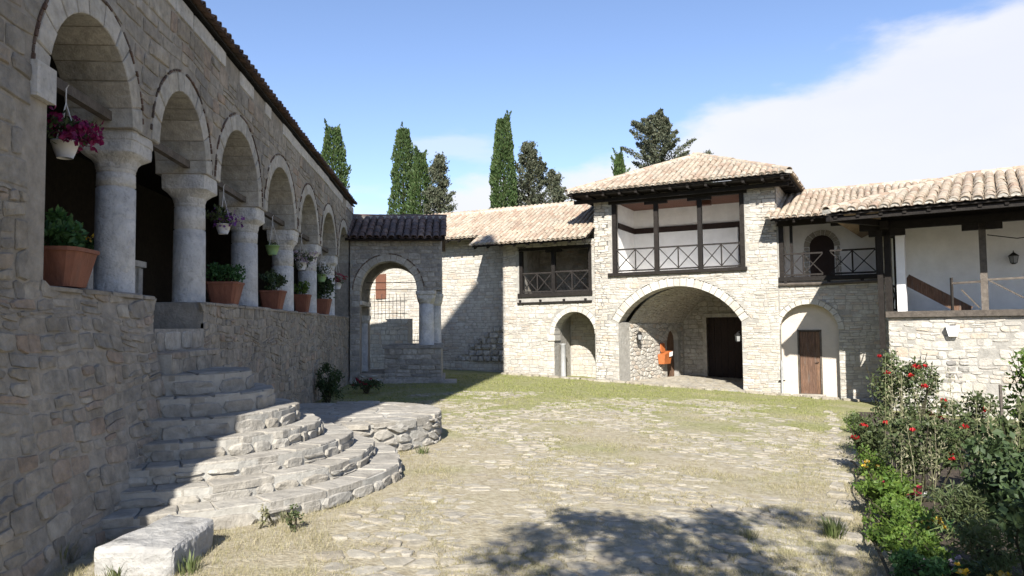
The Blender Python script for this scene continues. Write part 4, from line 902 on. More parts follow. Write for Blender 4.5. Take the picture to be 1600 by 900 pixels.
# ================================================================== SIDE WING right of the gatehouse
side = thing('side_wing', FG(4.7, -.6, 0), 'stone wing right of the gatehouse with a plastered arch, plank door and balcony', 'building')
AR = (3.9, .82, 1.42, .78); B2 = (3.12, 5.9, 2.98, 4.66)
w2 = panel(FG, [(3.083, -1.2), (6.9, -1.2), (6.9, 4.8), (3.083, 4.8)], [arch_hole(AR[0], AR[1], -1.1, AR[2], AR[3]), [(B2[0], B2[2]), (B2[1], B2[2]), (B2[1], B2[3]), (B2[0], B2[3])]], 0, -.45).build('wall', 'washm', side)
av = [AArch(AR[0], AR[1] + .17, AR[2], AR[3] + .17, AR[2] - .03), AArch(AR[0], AR[1], AR[2], AR[3], -2), ARect(B2[0] - .1, B2[1] + .03, B2[2] - .16, B2[3] + .3)]
emit(fill(FG, 3.1, 6.9, -.9, 4.78, ch=(.055, .14), ln=(.12, .4), gap=.01, avoid=av, proud=(.002, .017), wave=.045, jit=.018, split=.25), 'stone', w2, 'wash', 200, 10)
emit(vouss(FG, *AR, .15, 13, back=-.28, proud=.02), 'voussoir', w2, 'wvouss', 20, 0)
ring_bricks(FG, AR[0], AR[1] + .155, AR[2], AR[3] + .155, .022, 40, proud=.03).build('arch_band', 'vouss', side, kind='stuff')
D2 = (3.57, 4.2, 1.4)
panel(FG, [(3.0, -1.2), (4.8, -1.2), (4.8, 2.3), (3.0, 2.3)], [[(D2[0], -1.15), (D2[1], -1.15), (D2[1], D2[2]), (D2[0], D2[2])]], -.3, -.45).build('plaster_infill', 'cream', side)
dr = panel(FG, [(D2[0], -.55), (D2[1], -.55), (D2[1], D2[2]), (D2[0], D2[2])], [], -.38, -.42).build('door', 'ddoor', side)
for i in range(5): u = D2[0] + .03 + .057 + i * .114; MB().bar(FG(u, -.5, -.355), FG(u, D2[2] - .04, -.355), .11, .03, up=GN).build('plank', 'door', dr)
for a, b in (((D2[0], -.5), (D2[0], D2[2])), ((D2[1], -.5), (D2[1], D2[2])), ((D2[0] - .03, D2[2]), (D2[1] + .03, D2[2]))): MB().bar(FG(a[0], a[1], -.3), FG(b[0], b[1], -.3), .05, .05, up=GN).build('door_frame', 'greywood', dr)
MB().tube([FG(D2[1] - .08, .45, -.33), FG(D2[1] - .08, .45, -.28), FG(D2[1] - .16, .45, -.28)], .012).build('handle', 'iron', dr)
MB().bar(FG(D2[0] - .1, -.56, -.2), FG(D2[1] + .1, -.56, -.2), .3, .1).build('doorstep', 'wvouss', side)
b2 = MB().bar(FG(B2[0] - .02, 2.96, 0), FG(B2[1] + .08, 2.96, 0), .16, .13).build('balcony', 'wood', side)
MB().tube([FG(3.1, 2.8, .06), FG(4.4, 2.79, .07), FG(5.95, 2.82, .06)], .05, 7).build('log_beam', 'greywood', b2)
for u in (3.3, 4.5, 5.4): MB().bar(FG(u, 2.86, .1), FG(u, 2.86, -.2), .09, .08).build('joist_end', 'wood', b2)
for u in (B2[0] + .07, B2[0] + .36, B2[1] - .07): MB().bar(FG(u, 3.02, -.05), FG(u, 4.6, -.05), .13 if u != B2[0] + .36 else .08, .13 if u != B2[0] + .36 else .08, up=GN).build('post', 'wood', b2)
MB().bar(FG(3.083, 4.68, -.02), FG(6.6, 4.68, -.02), .2, .18).build('beam', 'wood', b2)
MB().bar(FG(4.6, 4.55, -.02), FG(5.4, 4.55, -.02), .14, .1).build('bracket', 'wood', b2)
rail_panel(FG, b2, B2[0] + .14, 4.35, 3.02, 3.72, -.02); rail_panel(FG, b2, 4.55, B2[1] - .14, 3.02, 3.76, -.02)
panel(FG, [(3.0, 2.9), (6.8, 2.9), (6.8, 5), (3.0, 5)], [], -1.6, -1.75).build('loggia_wall', 'white', side)
panel(Fr(FG(3.1, 0, -.45), GN, GU), [(0, 2.9), (1.2, 2.9), (1.2, 4.9), (0, 4.9)], [], .03, 0).build('loggia_wall', 'white', side)
deck('loggia_floor', [FG(3.1, 2.97, -.1), FG(6.8, 2.97, -.1), FG(6.8, 2.97, -1.7), FG(3.1, 2.97, -1.7)], .1, 'greywood', side)
FI = Fr(FG(0, 0, -1.6), GU, -GN)
ad_ = panel(FI, arch_hole(4.22, .36, 2.97, 4.05, .36), [], .04, -.02).build('arched_door', 'ddoor', side)
emit(vouss(FI, 4.22, .37, 4.05, .37, .17, 9, back=-.01, proud=.05), 'voussoir', ad_, 'vouss', 12, 0)
emit(fill(FI, 3.66, 3.84, 2.97, 4.05, ch=(.12, .2), ln=(.18, .2), proud=(.03, .05), wave=0) + fill(FI, 4.6, 4.78, 2.97, 4.05, ch=(.12, .2), ln=(.18, .2), proud=(.03, .05), wave=0), 'jamb_stone', ad_, 'vouss', 20, 0)
SZ, SS = 4.7, .37
sr = deck('roof', [FG(3.0, SZ, .75), FG(7.5, SZ, .75), FG(7.5, SZ + SS * 3.3, -2.55), FG(3.0, SZ + SS * 3.3, -2.55)], .04, 'wood', side)
ess = (GN + V((0, 0, SS))).normalized()
roof_plane(sr, FG(2.85, SZ + .02, .78), GU, ess, 4.7, 3.5, lambda u, s: u > .25 or s < .8, .19, .31, .09, 'tile', limit=250)
ridge_tiles(sr, FG(3.0, SZ + SS * 3.3 + .06, -2.55), FG(7.5, SZ + SS * 3.3 + .06, -2.55), .12, 'tile')
deck('roof_slope', [FG(3.0, SZ + SS * 3.3, -2.55), FG(7.5, SZ + SS * 3.3, -2.55), FG(7.5, SZ, -5.5), FG(3.0, SZ, -5.5)], .04, 'tile', side)
for i in range(8): u = 3.15 + i * .5; MB().bar(FG(u, SZ - .07, .72), FG(u, SZ + .2, 0), .07, .09).build('rafter', 'wood', sr)
# ================================================================== GALLERY WING on the right
R0 = V((11.149, 18.161, 0)); th2 = R_(37.7); RU = V((math.cos(th2), -math.sin(th2), 0)); RN = V((math.sin(th2), math.cos(th2), 0))
FR = Fr(R0, RU, -RN)
gal = thing('gallery_wing', FR(3, -.8, 0), 'stone wing on the right with an open timber gallery and rows of barrel tiles', 'building')
w3 = panel(FR, [(0, -1.6), (10, -1.6), (10, 1.74), (0, 1.74)], [], 0, -.5).build('wall', 'washm', gal)
emit(fill(FR, 0, 5.5, -1.0, 1.72, ch=(.08, .19), ln=(.15, .42), gap=.012, proud=(-.002, .02), wave=.07, split=.25, pull=.16, jit=.024, drop=.03), 'stone', w3, 'wash', 200, 10)
emit(fill(FR, .75, 1.75, .1, .82, ch=(.11, .15), ln=(.22, .34), gap=.05, proud=(.024, .034), wave=.01, drop=.42, split=0, pull=.06), 'dark_stone', w3, 'porch', 30, 0)
FRl = Fr(FR(0, 0, 0), RN, -RU); w4 = panel(FRl, [(.5, -1.6), (6.5, -1.6), (6.5, 1.74), (.5, 1.74)], [], 0, -.4).build('wall', 'washm', gal)
emit(fill(FRl, 0, 4.5, -1.0, 1.7, ch=(.09, .19), ln=(.16, .42), proud=(.006, .02)), 'stone', w4, 'wash', 30, 10)
g3 = MB().bar(FR(-.05, 1.82, .0), FR(10, 1.82, .0), .22, .15).build('gallery', 'greywood', gal)
MB().bar(FRl(.0, 1.82, .0), FRl(5.5, 1.82, .0), .2, .15).build('sill_beam', 'wood', g3)
for u in (.03, 2.1, 4.3, 6.5): MB().bar(FR(u, 1.88, -.03), FR(u, 4.0, -.03), .15, .15, up=RN).build('post', 'greywood' if u > 1 else 'wood', g3)
MB().bar(FR(-.14, .95, .05), FR(-.14, 4.0, .05), .13, .13, up=RN).build('post', 'wood', g3)
for d in (-2.2, -4.4): MB().bar(FR(.03, 1.88, d), FR(.03, 4.0, d), .15, .15, up=RN).build('post', 'wood', g3)
for u in (.03, 2.1, 4.3): MB().bar(FR(u - .42, 3.92, -.03), FR(u + .42, 3.92, -.03), .15, .16).build('bracket', 'wood', g3)
MB().bar(FR(-.1, 4.47, -.06), FR(10, 4.47, -.06), .04, .56).build('fascia_board', 'wood', g3); MB().bar(FR(-.6, 4.1, -.03), FR(10, 4.1, -.03), .2, .2).build('beam', 'wood', g3); MB().bar(FR(-.0, 4.1, .3), FR(0, 4.1, -5), .2, .2).build('beam', 'wood', g3)
rail_panel(FRl, g3, .1, 2.1, 1.9, 2.6, 0); rail_panel(FRl, g3, 2.3, 4.3, 1.9, 2.6, 0)
bars(FR, 'rail', g3, 'greywood', [((1.42, 2.56, 0), (2.03, 2.58, 0)), ((2.18, 2.62, 0), (4.2, 2.66, 0)), ((4.4, 2.66, 0), (6.4, 2.66, 0))], .05, .05)
bars(FR, 'brace', g3, 'greywood', [((2.2, 2.6, 0), (3.2, 1.95, 0)), ((4.2, 2.6, 0), (3.2, 1.95, .02)), ((1.62, 2.4, 0), (1.98, 1.95, 0))], .03, .035)
bars(FR, 'baluster', g3, 'rail', [((1.42, 1.88, 0), (1.42, 2.7, 0))], .05, .05)
panel(FR, [(-.1, 1.7), (10, 1.7), (10, 4.6), (-.1, 4.6)], [], -2.3, -2.45).build('gallery_wall', 'white', gal)
MB().bar(FR(.3, 1.88, -.35), FR(.3, 4.1, -.35), .2, .3, up=RN).build('pillar', 'white', gal)
deck('gallery_floor', [FR(0, 1.87, -.1), FR(10, 1.87, -.1), FR(10, 1.87, -2.4), FR(0, 1.87, -2.4)], .12, 'greywood', gal)
MB().bar(FR(.35, 2.75, -.9), FR(1.75, 1.86, -.9), .05, .3).build('stair_stringer', 'door', gal)
mb = MB(); mb.tube([FR(2.2, 3.72, -.2), FR(2.8, 3.6, -.3), FR(3.6, 3.68, -.4), FR(4.3, 3.9, -.5)], .012, 5); mb.build('cable', 'iron', gal)
EU, EZ2, EF2, RUg, RD, RZ = -1.1, 4.29, 1.75, 1.75, -3.0, 5.62
rr = deck('roof', [FR(EU, EZ2, EF2), FR(10, EZ2, EF2), FR(10, RZ, RD), FR(RUg, RZ, RD)], .04, 'wood', gal)
deck('roof_slope', [FR(EU, EZ2, EF2), FR(RUg, RZ, RD), FR(EU, EZ2, -7)], .04, 'tile', gal)
deck('roof_slope', [FR(RUg, RZ, RD), FR(10, RZ, RD), FR(10, EZ2, -7), FR(EU, EZ2, -7)], .04, 'tile', gal)
dd = EF2 - RD; S = math.hypot(dd, RZ - EZ2); esf = (RN * dd + V((0, 0, RZ - EZ2))).normalized()
roof_plane(rr, FR(EU, EZ2 + .02, EF2 + .02), RU, esf, 7.5, S, lambda u, s: u > (RUg - EU) * s / S + .05, .235, .34, .112, 'tile', limit=300)
ridge_tiles(rr, FR(EU, EZ2, EF2) + hz, FR(RUg, RZ, RD) + hz, .13, 'tile'); ridge_tiles(rr, FR(RUg, RZ, RD) + hz, FR(8, RZ, RD) + hz, .13, 'tile')
for i in range(14): u = EU + .2 + i * .5; MB().bar(FR(u, EZ2 - .07, EF2 - .04), FR(u, EZ2 + .24, 0), .08, .1).build('rafter', 'wood', rr)
MB().bar(FR(EU + .03, EZ2 - .1, EF2 - .03), FR(0, EZ2 - .12, -.05), .12, .16).build('hip_rafter', 'wood', rr)
MB().bar(FR(EU + .05, EZ2 - .12, EF2 - .12), FR(10, EZ2 - .12, EF2 - .12), .08, .1).build('purlin', 'wood', rr)
# ================================================================== FITTINGS
def lantern(name, p, label, out_dir):
    t = thing(name, p, label, 'lantern'); p = V(p); o = V(out_dir)
    MB().tube([p, p + o * .12 + V((0, 0, .1)), p + o * .2 + V((0, 0, .06))], .012, 5).build('bracket', 'iron', t)
    c = p + o * .2
    MB().loft(c, [(-.22, .05, 8), (-.04, .075, 8)], 8).build('glass', 'pipe', t)
    MB().loft(c, [(-.04, .1, 8), (.04, .03, 4), (.06, .01, 2)], 8).build('cap', 'iron', t); MB().loft(c, [(-.25, .03, 4), (-.22, .06, 8)], 8).build('base', 'iron', t)
    for sx, sy in ((1, 1), (1, -1), (-1, 1), (-1, -1)): MB().bar(c + V((.052 * sx, .052 * sy, -.22)), c + V((.075 * sx, .075 * sy, -.04)), .012, .012).build('frame_bar', 'iron', t)
    return t
lantern('wall_lantern', FK(-2.0, 1.35, -.8), 'black lantern on the sunlit left wall just inside the gateway', GU)
lantern('wall_lantern', FG(1.97, 1.3, -.35), 'pale lantern on the right jamb inside the gateway arch', -GU)
lantern('wall_lantern', FR(2.75, 3.35, -2.28), 'dark lantern on the white gallery wall at the right edge', -RN)
# donation box on the passage wall
bx = thing('donation_box', FK(-1.9, .3, -2.55), 'orange varnished wooden box with a notice, hung on the gateway wall', 'box')
def fb(u, z, d): return FK(-2.0 + d * .8, z * .62 + .1, -2.5 - u * .62)
mb = MB(); q = [(-.35, .2), (.35, .2), (.45, .95), (-.45, .75)]
mb.add([fb(u, z, .02) for u, z in q] + [fb(u * .92, z, .34 if z > .5 else .26) for u, z in q], BOXF); mb.build('body', 'orange', bx)
mb = MB(); mb.add([fb(-.2, .95, .03), fb(.2, .95, .03), fb(.2, 1.4, .03), fb(-.2, 1.4, .03), fb(-.2, .85, .1), fb(.2, .9, .1), fb(.2, 1.4, .06), fb(-.2, 1.4, .06)], BOXF); mb.build('back_board', 'orange', bx)
mb = MB(); mb.add([fb(.0, .6, .352), fb(.38, .66, .352), fb(.38, .92, .36), fb(.0, .86, .36)], [(0, 1, 2, 3)]); mb.build('notice', 'paper', bx)
# white wall lamp
lp_ = thing('wall_lamp', FR(1.42, 1.4, .1), 'white tapered lamp shade fixed on the sunlit right wall', 'lamp')
mb = MB(); mb.add([FR(1.32, 1.26, 0), FR(1.5, 1.26, 0), FR(1.5, 1.26, .14), FR(1.32, 1.26, .14), FR(1.26, 1.52, 0), FR(1.56, 1.52, 0), FR(1.56, 1.52, .2), FR(1.26, 1.52, .2)], BOXF); mb.build('shade', 'lampw', lp_)
MB().bar(FR(1.41, 1.53, .02), FR(1.41, 1.53, .12), .12, .04).build('mount', 'iron', lp_)
# pipes
MB().tube([FG(-4.22, -.25, -.35), FG(-4.22, .95, -.35), FG(-4.22, 1.0, -.35)], [.09, .09, .12], 12).build('stone_post', 'pipe', None, smooth=True, label='slim pale grey pillar standing in the arched niche', cat='pillar')
pp = thing('drainpipe', FG(3.1, -.5, .08), 'thin white drainpipe beside the plastered arch', 'pipe')
MB().tube([FG(3.12, -.6, .09), FG(3.12, .25, .09), FG(3.12, .5, .05)], .035, 8).build('pipe', 'pipe', pp, smooth=True); MB().bar(FG(3.02, -.1, .06), FG(3.2, -.1, .06), .09, .03).build('clip', 'iron', pp)
# ---- terracotta planters on the sill
def planter(y, w, h, label, lw, lh, n, ls, mt='pot_leaf', x=-3.18, sp=None):
    z = SILL + .03
    t = thing('terracotta_planter', (x, y, z), label, 'planter', 'terracotta planters on the colonnade sill')
    MB().loft((x, y, z), [(0, w * .36, 7), (h * .9, w * .5, 7), (h * .9, w * .53, 7), (h, w * .53, 7), (h, w * .47, 7), (h * .85, w * .46, 7)], 28, jit=.004).build('pot', 'terra', t)
    MB().loft((x, y, z), [(h * .8, w * .44, 7), (h * .88, w * .44, 7)], 16).build('soil', 'soil', t)
    mb = MB(); c = (x, y, z + h + lh * .42)
    leaves(mb, blob_pts(c, (lw * .5, lw * .5, lh * .5), n, 16), ls, .6, .55)
    mb.build('foliage', mt, t, kind='stuff')
    mb = MB()
    for _ in range(9): a = rng.uniform(0, 6.3); mb.tube([(x + .04 * math.cos(a), y + .04 * math.sin(a), z + h * .85), (x + lw * .3 * math.cos(a), y + lw * .3 * math.sin(a), z + h + lh * .5)], .005, 4)
    mb.build('stems', 'stem', t, kind='stuff')
planter(6.28, .47, .31, 'large terracotta planter with a leafy green plant in the nearest arch', .46, .34, 700, .07)
planter(10.75, .44, .31, 'terracotta planter with a round green plant behind the second column', .5, .3, 800, .055)
planter(13.55, .42, .33, 'terracotta planter with a drooping dark green plant behind the third column', .58, .42, 900, .055, 'darkleaf')
planter(16.2, .34, .38, 'small terracotta planter with a light green plant behind the fourth column', .36, .32, 420, .055, 'bright')
planter(18.7, .42, .38, 'terracotta planter with a tall spiky bush behind the fifth column', .55, .95, 800, .09, 'darkleaf')
# stone chest inside
sx = thing('stone_chest', (-4.2, 9.9, 1.86), 'carved stone chest with flowers in the dark behind the second column', 'stone chest')
MB().box((-4.9, 9.1, 1.87), (-4.3, 10.7, 2.48)).build('body', 'column', sx); MB().box((-4.95, 9.05, 2.48), (-4.25, 10.75, 2.56)).build('rim', 'column', sx)
for a, b in ((9.12, 9.25), (10.55, 10.68)): MB().box((-4.3, a, 1.9), (-4.27, b, 2.46)).build('side_moulding', 'column', sx)
mb = MB(); leaves(mb, blob_pts((-4.6, 9.9, 2.68), (.25, .6, .12), 260, 10), .06); mb.build('foliage', 'pot_leaf', sx, kind='stuff')
mb = MB(); leaves(mb, blob_pts((-4.5, 9.9, 2.76), (.2, .5, .06), 50, 8), .05); mb.build('flowers', 'yellow', sx, kind='stuff')
# ---- hanging baskets
def basket(y, zp, w, label, potm, leafm, flowm, fw, fh, nl, nf, x=-3.15, zh=3.58):
    t = thing('hanging_basket', (x, y, zp), label, 'hanging basket', 'hanging baskets under the arches')
    MB().loft((x, y, zp), [(0, w * .3, 2), (w * .35, w * .43, 2), (w * .62, w * .5, 2), (w * .62, w * .53, 2), (w * .7, w * .53, 2), (w * .7, w * .46, 2), (w * .55, w * .44, 2)], 20).build('pot', potm, t, smooth=True)
    for a in (.3, 2.4, 4.5): MB().tube([(x + w * .48 * math.cos(a), y + w * .48 * math.sin(a), zp + w * .66), (x, y, zh - .1)], .005, 4).build('hanger', 'potw', t)
    MB().tube([(x, y, zh - .1), (x, y, zh + .02), (x + .02, y, zh + .05)], .006, 4).build('hook', 'potw', t)
    if nl:
        mb = MB(); leaves(mb, blob_pts((x, y, zp + w * .75 + fh * .25), (fw * .5, fw * .5, fh * .5), nl, 14), .05, .2); mb.build('foliage', leafm, t, kind='stuff')
    if nf:
        mb = MB(); leaves(mb, blob_pts((x + .03, y, zp + w * .7 + fh * .3), (fw * .56, fw * .56, fh * .55), nf, 16), .05, .2, .9); mb.build('blossom', flowm, t, kind='stuff')
basket(6.3, 3.02, .2, 'white hanging pot of magenta petunias under the nearest arch', 'potw', 'darkleaf', 'magenta', .44, .3, 350, 420)
basket(10.55, 2.93, .2, 'white hanging pot with purple flowers under the third arch', 'potw', 'rose', 'purple', .5, .34, 500, 160)
basket(13.4, 2.92, .24, 'pale green hanging pot with bare hangers under the fourth arch', 'potg', 'rose', 'purple', .2, .1, 40, 0)
basket(15.95, 2.85, .24, 'white hanging pot with pale lilac flowers under the fifth arch', 'potw', 'rose', 'pinkp', .6, .4, 500, 160)
basket(18.4, 2.75, .26, 'green hanging pot with white blooms under the sixth arch', 'potg', 'rose', 'whitep', .45, .4, 300, 90)
basket(20.9, 2.7, .26, 'white hanging pot with red flowers under the farthest arch', 'potw', 'rose', 'crimson', .5, .35, 300, 140)
# ================================================================== TREES behind the buildings
def cypress(px, D, topy, halfw, label, mt='cypress', n=9000, zb=1.5, cone=.0, rag=.2, sprouts=16):
    d = FW + RT * ((px - 800) / FPX) + UPV * ((450 - topy) / FPX); p = CAM + d * D; x, y, H = p.x, p.y, p.z
    t = thing('cypress_tree', (x, y, 0), label, 'tree', 'cypresses and conifers behind the walls')
    MB().tube([(x, y, -.3), (x, y, 3), (x, y, H * .92)], [.22, .16, .02], 8).build('trunk', 'bark', t)
    mb = MB(); sd = rng.uniform(0, 99)
    def spray(P, o, L):
        o = o.normalized(); s = o.cross(V((rng.gauss(0, 1), rng.gauss(0, 1), rng.gauss(0, .4)))).normalized(); w = L * .27
        mb.add([P - o * L * .3, P + s * w + o * L * .2, P + o * L * .8, P - s * w + o * L * .2], [(0, 1, 2), (0, 2, 3)])
    def rad(a, z, h):
        prof = (min(1, (1 - h) * 3.0 + .12) ** .6) * (1 - cone * h) * (1 if h < .985 else .5)
        return halfw * prof * (1 + rag * 2.0 * noise.noise(V((math.cos(a) * 1.2 + sd, math.sin(a) * 1.2, z * .7))) + rag * 1.6 * noise.noise(V((math.cos(a) * 2.5 + sd, math.sin(a) * 2.5, z * 2.4))))
    for i in range(n):
        h = rng.random() ** .85 * .97; z = zb + (H - zb) * h; a = rng.uniform(0, 6.283)
        r = rad(a, z, h) * (1 - .5 * rng.random() ** 2.2)
        spray(V((x + r * math.cos(a), y + r * math.sin(a), z)), V((math.cos(a) * .5 + rng.gauss(0, .3), math.sin(a) * .5 + rng.gauss(0, .3), 1 + rng.gauss(0, .3))), rng.uniform(.08, .18))
    for k in range(sprouts):                                    # loose twigs that break the outline
        h = 1 - rng.random() ** 1.6 * .55; a = rng.uniform(0, 6.283); z = zb + (H - zb) * min(h, .97); r = rad(a, z, min(h, .97)) * .8; L = rng.uniform(.3, .62)
        b0 = V((x + r * math.cos(a), y + r * math.sin(a), z - .1)); dr_ = V((math.cos(a) * .5, math.sin(a) * .5, 1)).normalized()
        for j in range(60): f = rng.random(); spray(b0 + dr_ * L * f + V((rng.gauss(0, .07), rng.gauss(0, .07), 0)) * (1.1 - f), dr_ + V((rng.gauss(0, .35), rng.gauss(0, .35), 0)), rng.uniform(.07, .15))
    mb.build('crown', mt, t)
    return t
cypress(521, 40, 192, .82, 'cypress with a ragged top above the church roof, leftmost tree', n=17850)
cypress(630, 40, 194, .68, 'taller dark cypress of the pair above the porch roof', n=16800)
cypress(656, 39, 232, .6, 'shorter cypress leaning on the taller one above the porch', n=13650)
cypress(786, 40, 178, .66, 'tall narrow column cypress above the low wing roof', n=22050, rag=.12)
cypress(968, 41, 234, .72, 'small bright green cypress left of the gatehouse roof', n=10500, cone=.45)
def conifer(px, D, topy, halfw, label, n=6500, pw=.8, zb=2, mt='greycon', nb=70):
    """open conifer: drooping-then-rising boughs with clumped sprays"""
    d = FW + RT * ((px - 800) / FPX) + UPV * ((450 - topy) / FPX); p = CAM + d * D; x, y, H = p.x, p.y, p.z
    t = thing('conifer_tree', (x, y, 0), label, 'tree', 'cypresses and conifers behind the walls')
    tr = MB().tube([(x, y, -.3), (x, y, H * .5), (x, y, H * .97)], [.25, .15, .02], 8).build('trunk', 'bark', t)
    lb = MB(); mb = MB(); per = max(1, n // nb)
    for b in range(nb):
        h = (b + rng.random()) / nb; h = h ** .8; z = zb + (H - zb) * h; a = rng.uniform(0, 6.283); L = halfw * ((1 - h) ** pw * .95 + .05) * rng.uniform(.6, 1.15)
        tip = V((x + L * math.cos(a), y + L * math.sin(a), z + L * rng.uniform(.25, .7))); root = V((x, y, z - .15))
        lb.tube([root, root.lerp(tip, .5) - V((0, 0, .08)), tip], [.035, .02, .006], 4)
        for i in range(per):
            f = rng.random() ** .6 * 1.04; c = root.lerp(tip, f); sp = .05 + .17 * (1 - f); P = c + V((rng.gauss(0, sp), rng.gauss(0, sp), rng.gauss(0, sp * .8)))
            o = (tip - root).normalized() * .6 + V((rng.gauss(0, .5), rng.gauss(0, .5), .5 + rng.gauss(0, .4))); o.normalize()
            s = o.cross(V((rng.gauss(0, 1), rng.gauss(0, 1), rng.gauss(0, 1)))).normalized(); Ln = rng.uniform(.07, .15); w = Ln * .32
            mb.add([P, P + s * w + o * Ln * .45, P + o * Ln, P - s * w + o * Ln * .45], [(0, 1, 2), (0, 2, 3)])
    lb.build('boughs', 'bark', t, kind='stuff'); mb.build('crown', mt, t)
conifer(686, 38, 246, 1.9, 'grey-green conifer right of the paired cypresses above the porch', n=17100, nb=110)
conifer(826, 42, 226, 3.3, 'broad grey conifer beside the narrow column cypress', n=28500, nb=150)
conifer(864, 43, 270, 3.0, 'lower grey conifer at the left edge of the gatehouse roof', n=17100, nb=100)
conifer(1024, 42, 184, 2.7, 'largest dark grey conifer rising behind the gatehouse roof', n=28500, nb=64, zb=7.5, pw=.55)
conifer(1106, 44, 238, .5, 'small conifer tip showing right of the gatehouse ridge', n=4750, zb=4)
# tree beyond the porch
tt = thing('leafy_tree', FG(-12.4, 0, 2.4), 'leafy green tree seen at the left inside the porch arch', 'tree')
c0 = FG(-12.55, 3.3, 2.6); MB().tube([c0 - V((0, 0, 3.4)), c0], [.09, .05], 7).build('trunk', 'bark', tt)
mb = MB(); leaves(mb, blob_pts(c0 + V((0, 0, .5)), (.9, .9, .9), 1400, 16), .13, .2, .6); mb.build('crown', 'rose', tt)
# broad tree standing behind the viewer; only its shadow falls into the picture
tb = thing('broadleaf_tree', (.6, -3.6, 0), 'broadleaf tree whose dappled shadow lies across the near paving', 'tree')
MB().tube([(.6, -3.6, -.3), (.62, -3.5, 1.6), (.8, -3.2, 3.0), (1.0, -3.0, 4.2)], [.2, .15, .12, .05], 9).build('trunk', 'bark', tb)
lb = MB(); mb = MB()
TX, TY, TZ = .8, -3.2, 3.0
for k in range(125):
    sx_, sy_ = rng.uniform(.2, 4.1), rng.uniform(3.2, 7.2)       # where the clump's shade should lie on the ground
    edge_ = 6.45 + .6 * noise.noise(V((sx_ * 1.1, 3.3, 0))) + .3 * noise.noise(V((sx_ * 3.1, 1.3, 0)))
    if sy_ > edge_ - max(0, sx_ - 2.9) * 1.1 or sx_ < .25 + (sy_ - 4.6) * .28 or noise.noise(V((sx_ * 1.5, sy_ * 1.5, 8))) < -.14: continue
    z = rng.uniform(3.9, 5.6); h_ = (z - gz(sx_)) / math.tan(SUN_EL)
    c = V((sx_ - h_ * math.sin(SUN_AZ), sy_ - h_ * math.cos(SUN_AZ), z))
    lb.tube([(TX, TY, TZ), V((TX, TY, TZ + .3)).lerp(c, .55) + V((0, 0, .1)), c], [.022, .014, .006], 5)
    leaves(mb, blob_pts(c, (.38, .38, .3), 150, 7, .5), .095, .1, .6)
lb.build('branches', 'bark', tb, kind='stuff'); mb.build('crown', 'rose', tb)
# ================================================================== GARDEN BED
mb = MB(); pts = []
L = (BB - BA).length; vs = []; nn = 24; mm_ = 10
for i in range(nn + 1):
    for j in range(mm_ + 1):
        p = BA + BD * (-2 + (L + 4) * i / nn) + BN * (.02 + 8 * j / mm_); vs.append((p.x, p.y, gz(p.x) + (.03 if j else -.02) + .03 * noise.noise(V((p.x * 2, p.y * 2, 0)))))
mb.add(vs, [(i * (mm_ + 1) + j, i * (mm_ + 1) + j + 1, (i + 1) * (mm_ + 1) + j + 1, (i + 1) * (mm_ + 1) + j) for i in range(nn) for j in range(mm_)])
bed = mb.build('flower_bed', 'soil', None, smooth=True, kind='structure')
# edging stones and pale slabs along the bed
s_ = 0; es_ = []
while s_ < L + 1.2:
    l = rng.uniform(.18, .42); p = BA + BD * s_
    def Fe(u, w, d): q = BA + BD * u + BN * w; return V((q.x, q.y, gz(q.x) + d))
    wd = rng.uniform(.14, .3); off_ = rng.uniform(-.12, .02)
    es_.append(stone_geo(cell8([(s_ + .01, -wd + off_), (s_ + l - .02, -wd + off_ + .03), (s_ + l - .02, off_), (s_ + .01, off_)], .16, .02), Fe, rng.uniform(.008, .035), back=-.08, inset=.16)); s_ += l + rng.uniform(0, .3)
emit(es_, 'edging_stone', bed, 'pave', 80, 0)
hose = [BA + BD * t + BN * (.03 + .03 * math.sin(t * 3)) for t in lin(-.3, 5.5, 26)]
MB().tube([(p.x, p.y, gz(p.x) + .1 + .02 * math.sin(i * 1.1)) for i, p in enumerate(hose)], .012, 6).build('hose', 'stem', None, smooth=True, label='thin dark hose lying along the edge of the flower bed', cat='hose')
def petals(mb, c, r, n=9):
    for i in range(n):
        a = rng.uniform(0, 6.283); e = rng.uniform(.1, 1.3); d = V((math.cos(a) * math.cos(e), math.sin(a) * math.cos(e), math.sin(e))); s = d.cross(V((0, 0, 1))).normalized(); u = s.cross(d)
        q = V(c) + d * r * .25
        mb.add([q, q + d * r * .6 + s * r * .5, q + d * r + u * r * .2, q + d * r * .6 - s * r * .5], [(0, 1, 2), (0, 2, 3)])
def bush(name, p, w, h, label, mt, n, ls, flowers=0, fm='red', fr=.05, group=None, stems=10, low=.25, cat='bush', fsp=.8, aspect=.55):
    p = V(p); t = thing(name, p, label, cat, group)
    mb = MB()
    for i in range(stems):
        a = rng.uniform(0, 6.283); r = w * .5 * rng.uniform(.2, .95); q = p + V((r * math.cos(a), r * math.sin(a), h * rng.uniform(.55, .98)))
        mb.tube([p + V((rng.gauss(0, .05), rng.gauss(0, .05), -.03)), p.lerp(q, .5) + V((rng.gauss(0, .06), rng.gauss(0, .06), .05)), q], [.012, .009, .004], 5)
    mb.build('stems', 'stem', t, kind='stuff')
    mb = MB(); leaves(mb, blob_pts(p + V((0, 0, h * (low + 1) / 2)), (w * .5, w * .5, h * (1 - low) / 2), n, 22, .36), ls, .35, aspect); mb.build('foliage', mt, t, kind='stuff')
    for i in range(flowers):
        a = rng.uniform(2.6, 6.2); c = p + V((w * .5 * fsp * math.cos(a) * rng.uniform(.4, 1), w * .5 * fsp * math.sin(a), h * rng.uniform(.45, .98)))
        mb = MB(); petals(mb, c, fr * rng.uniform(.8, 1.25)); mb.build('flower', fm, t)
    return t
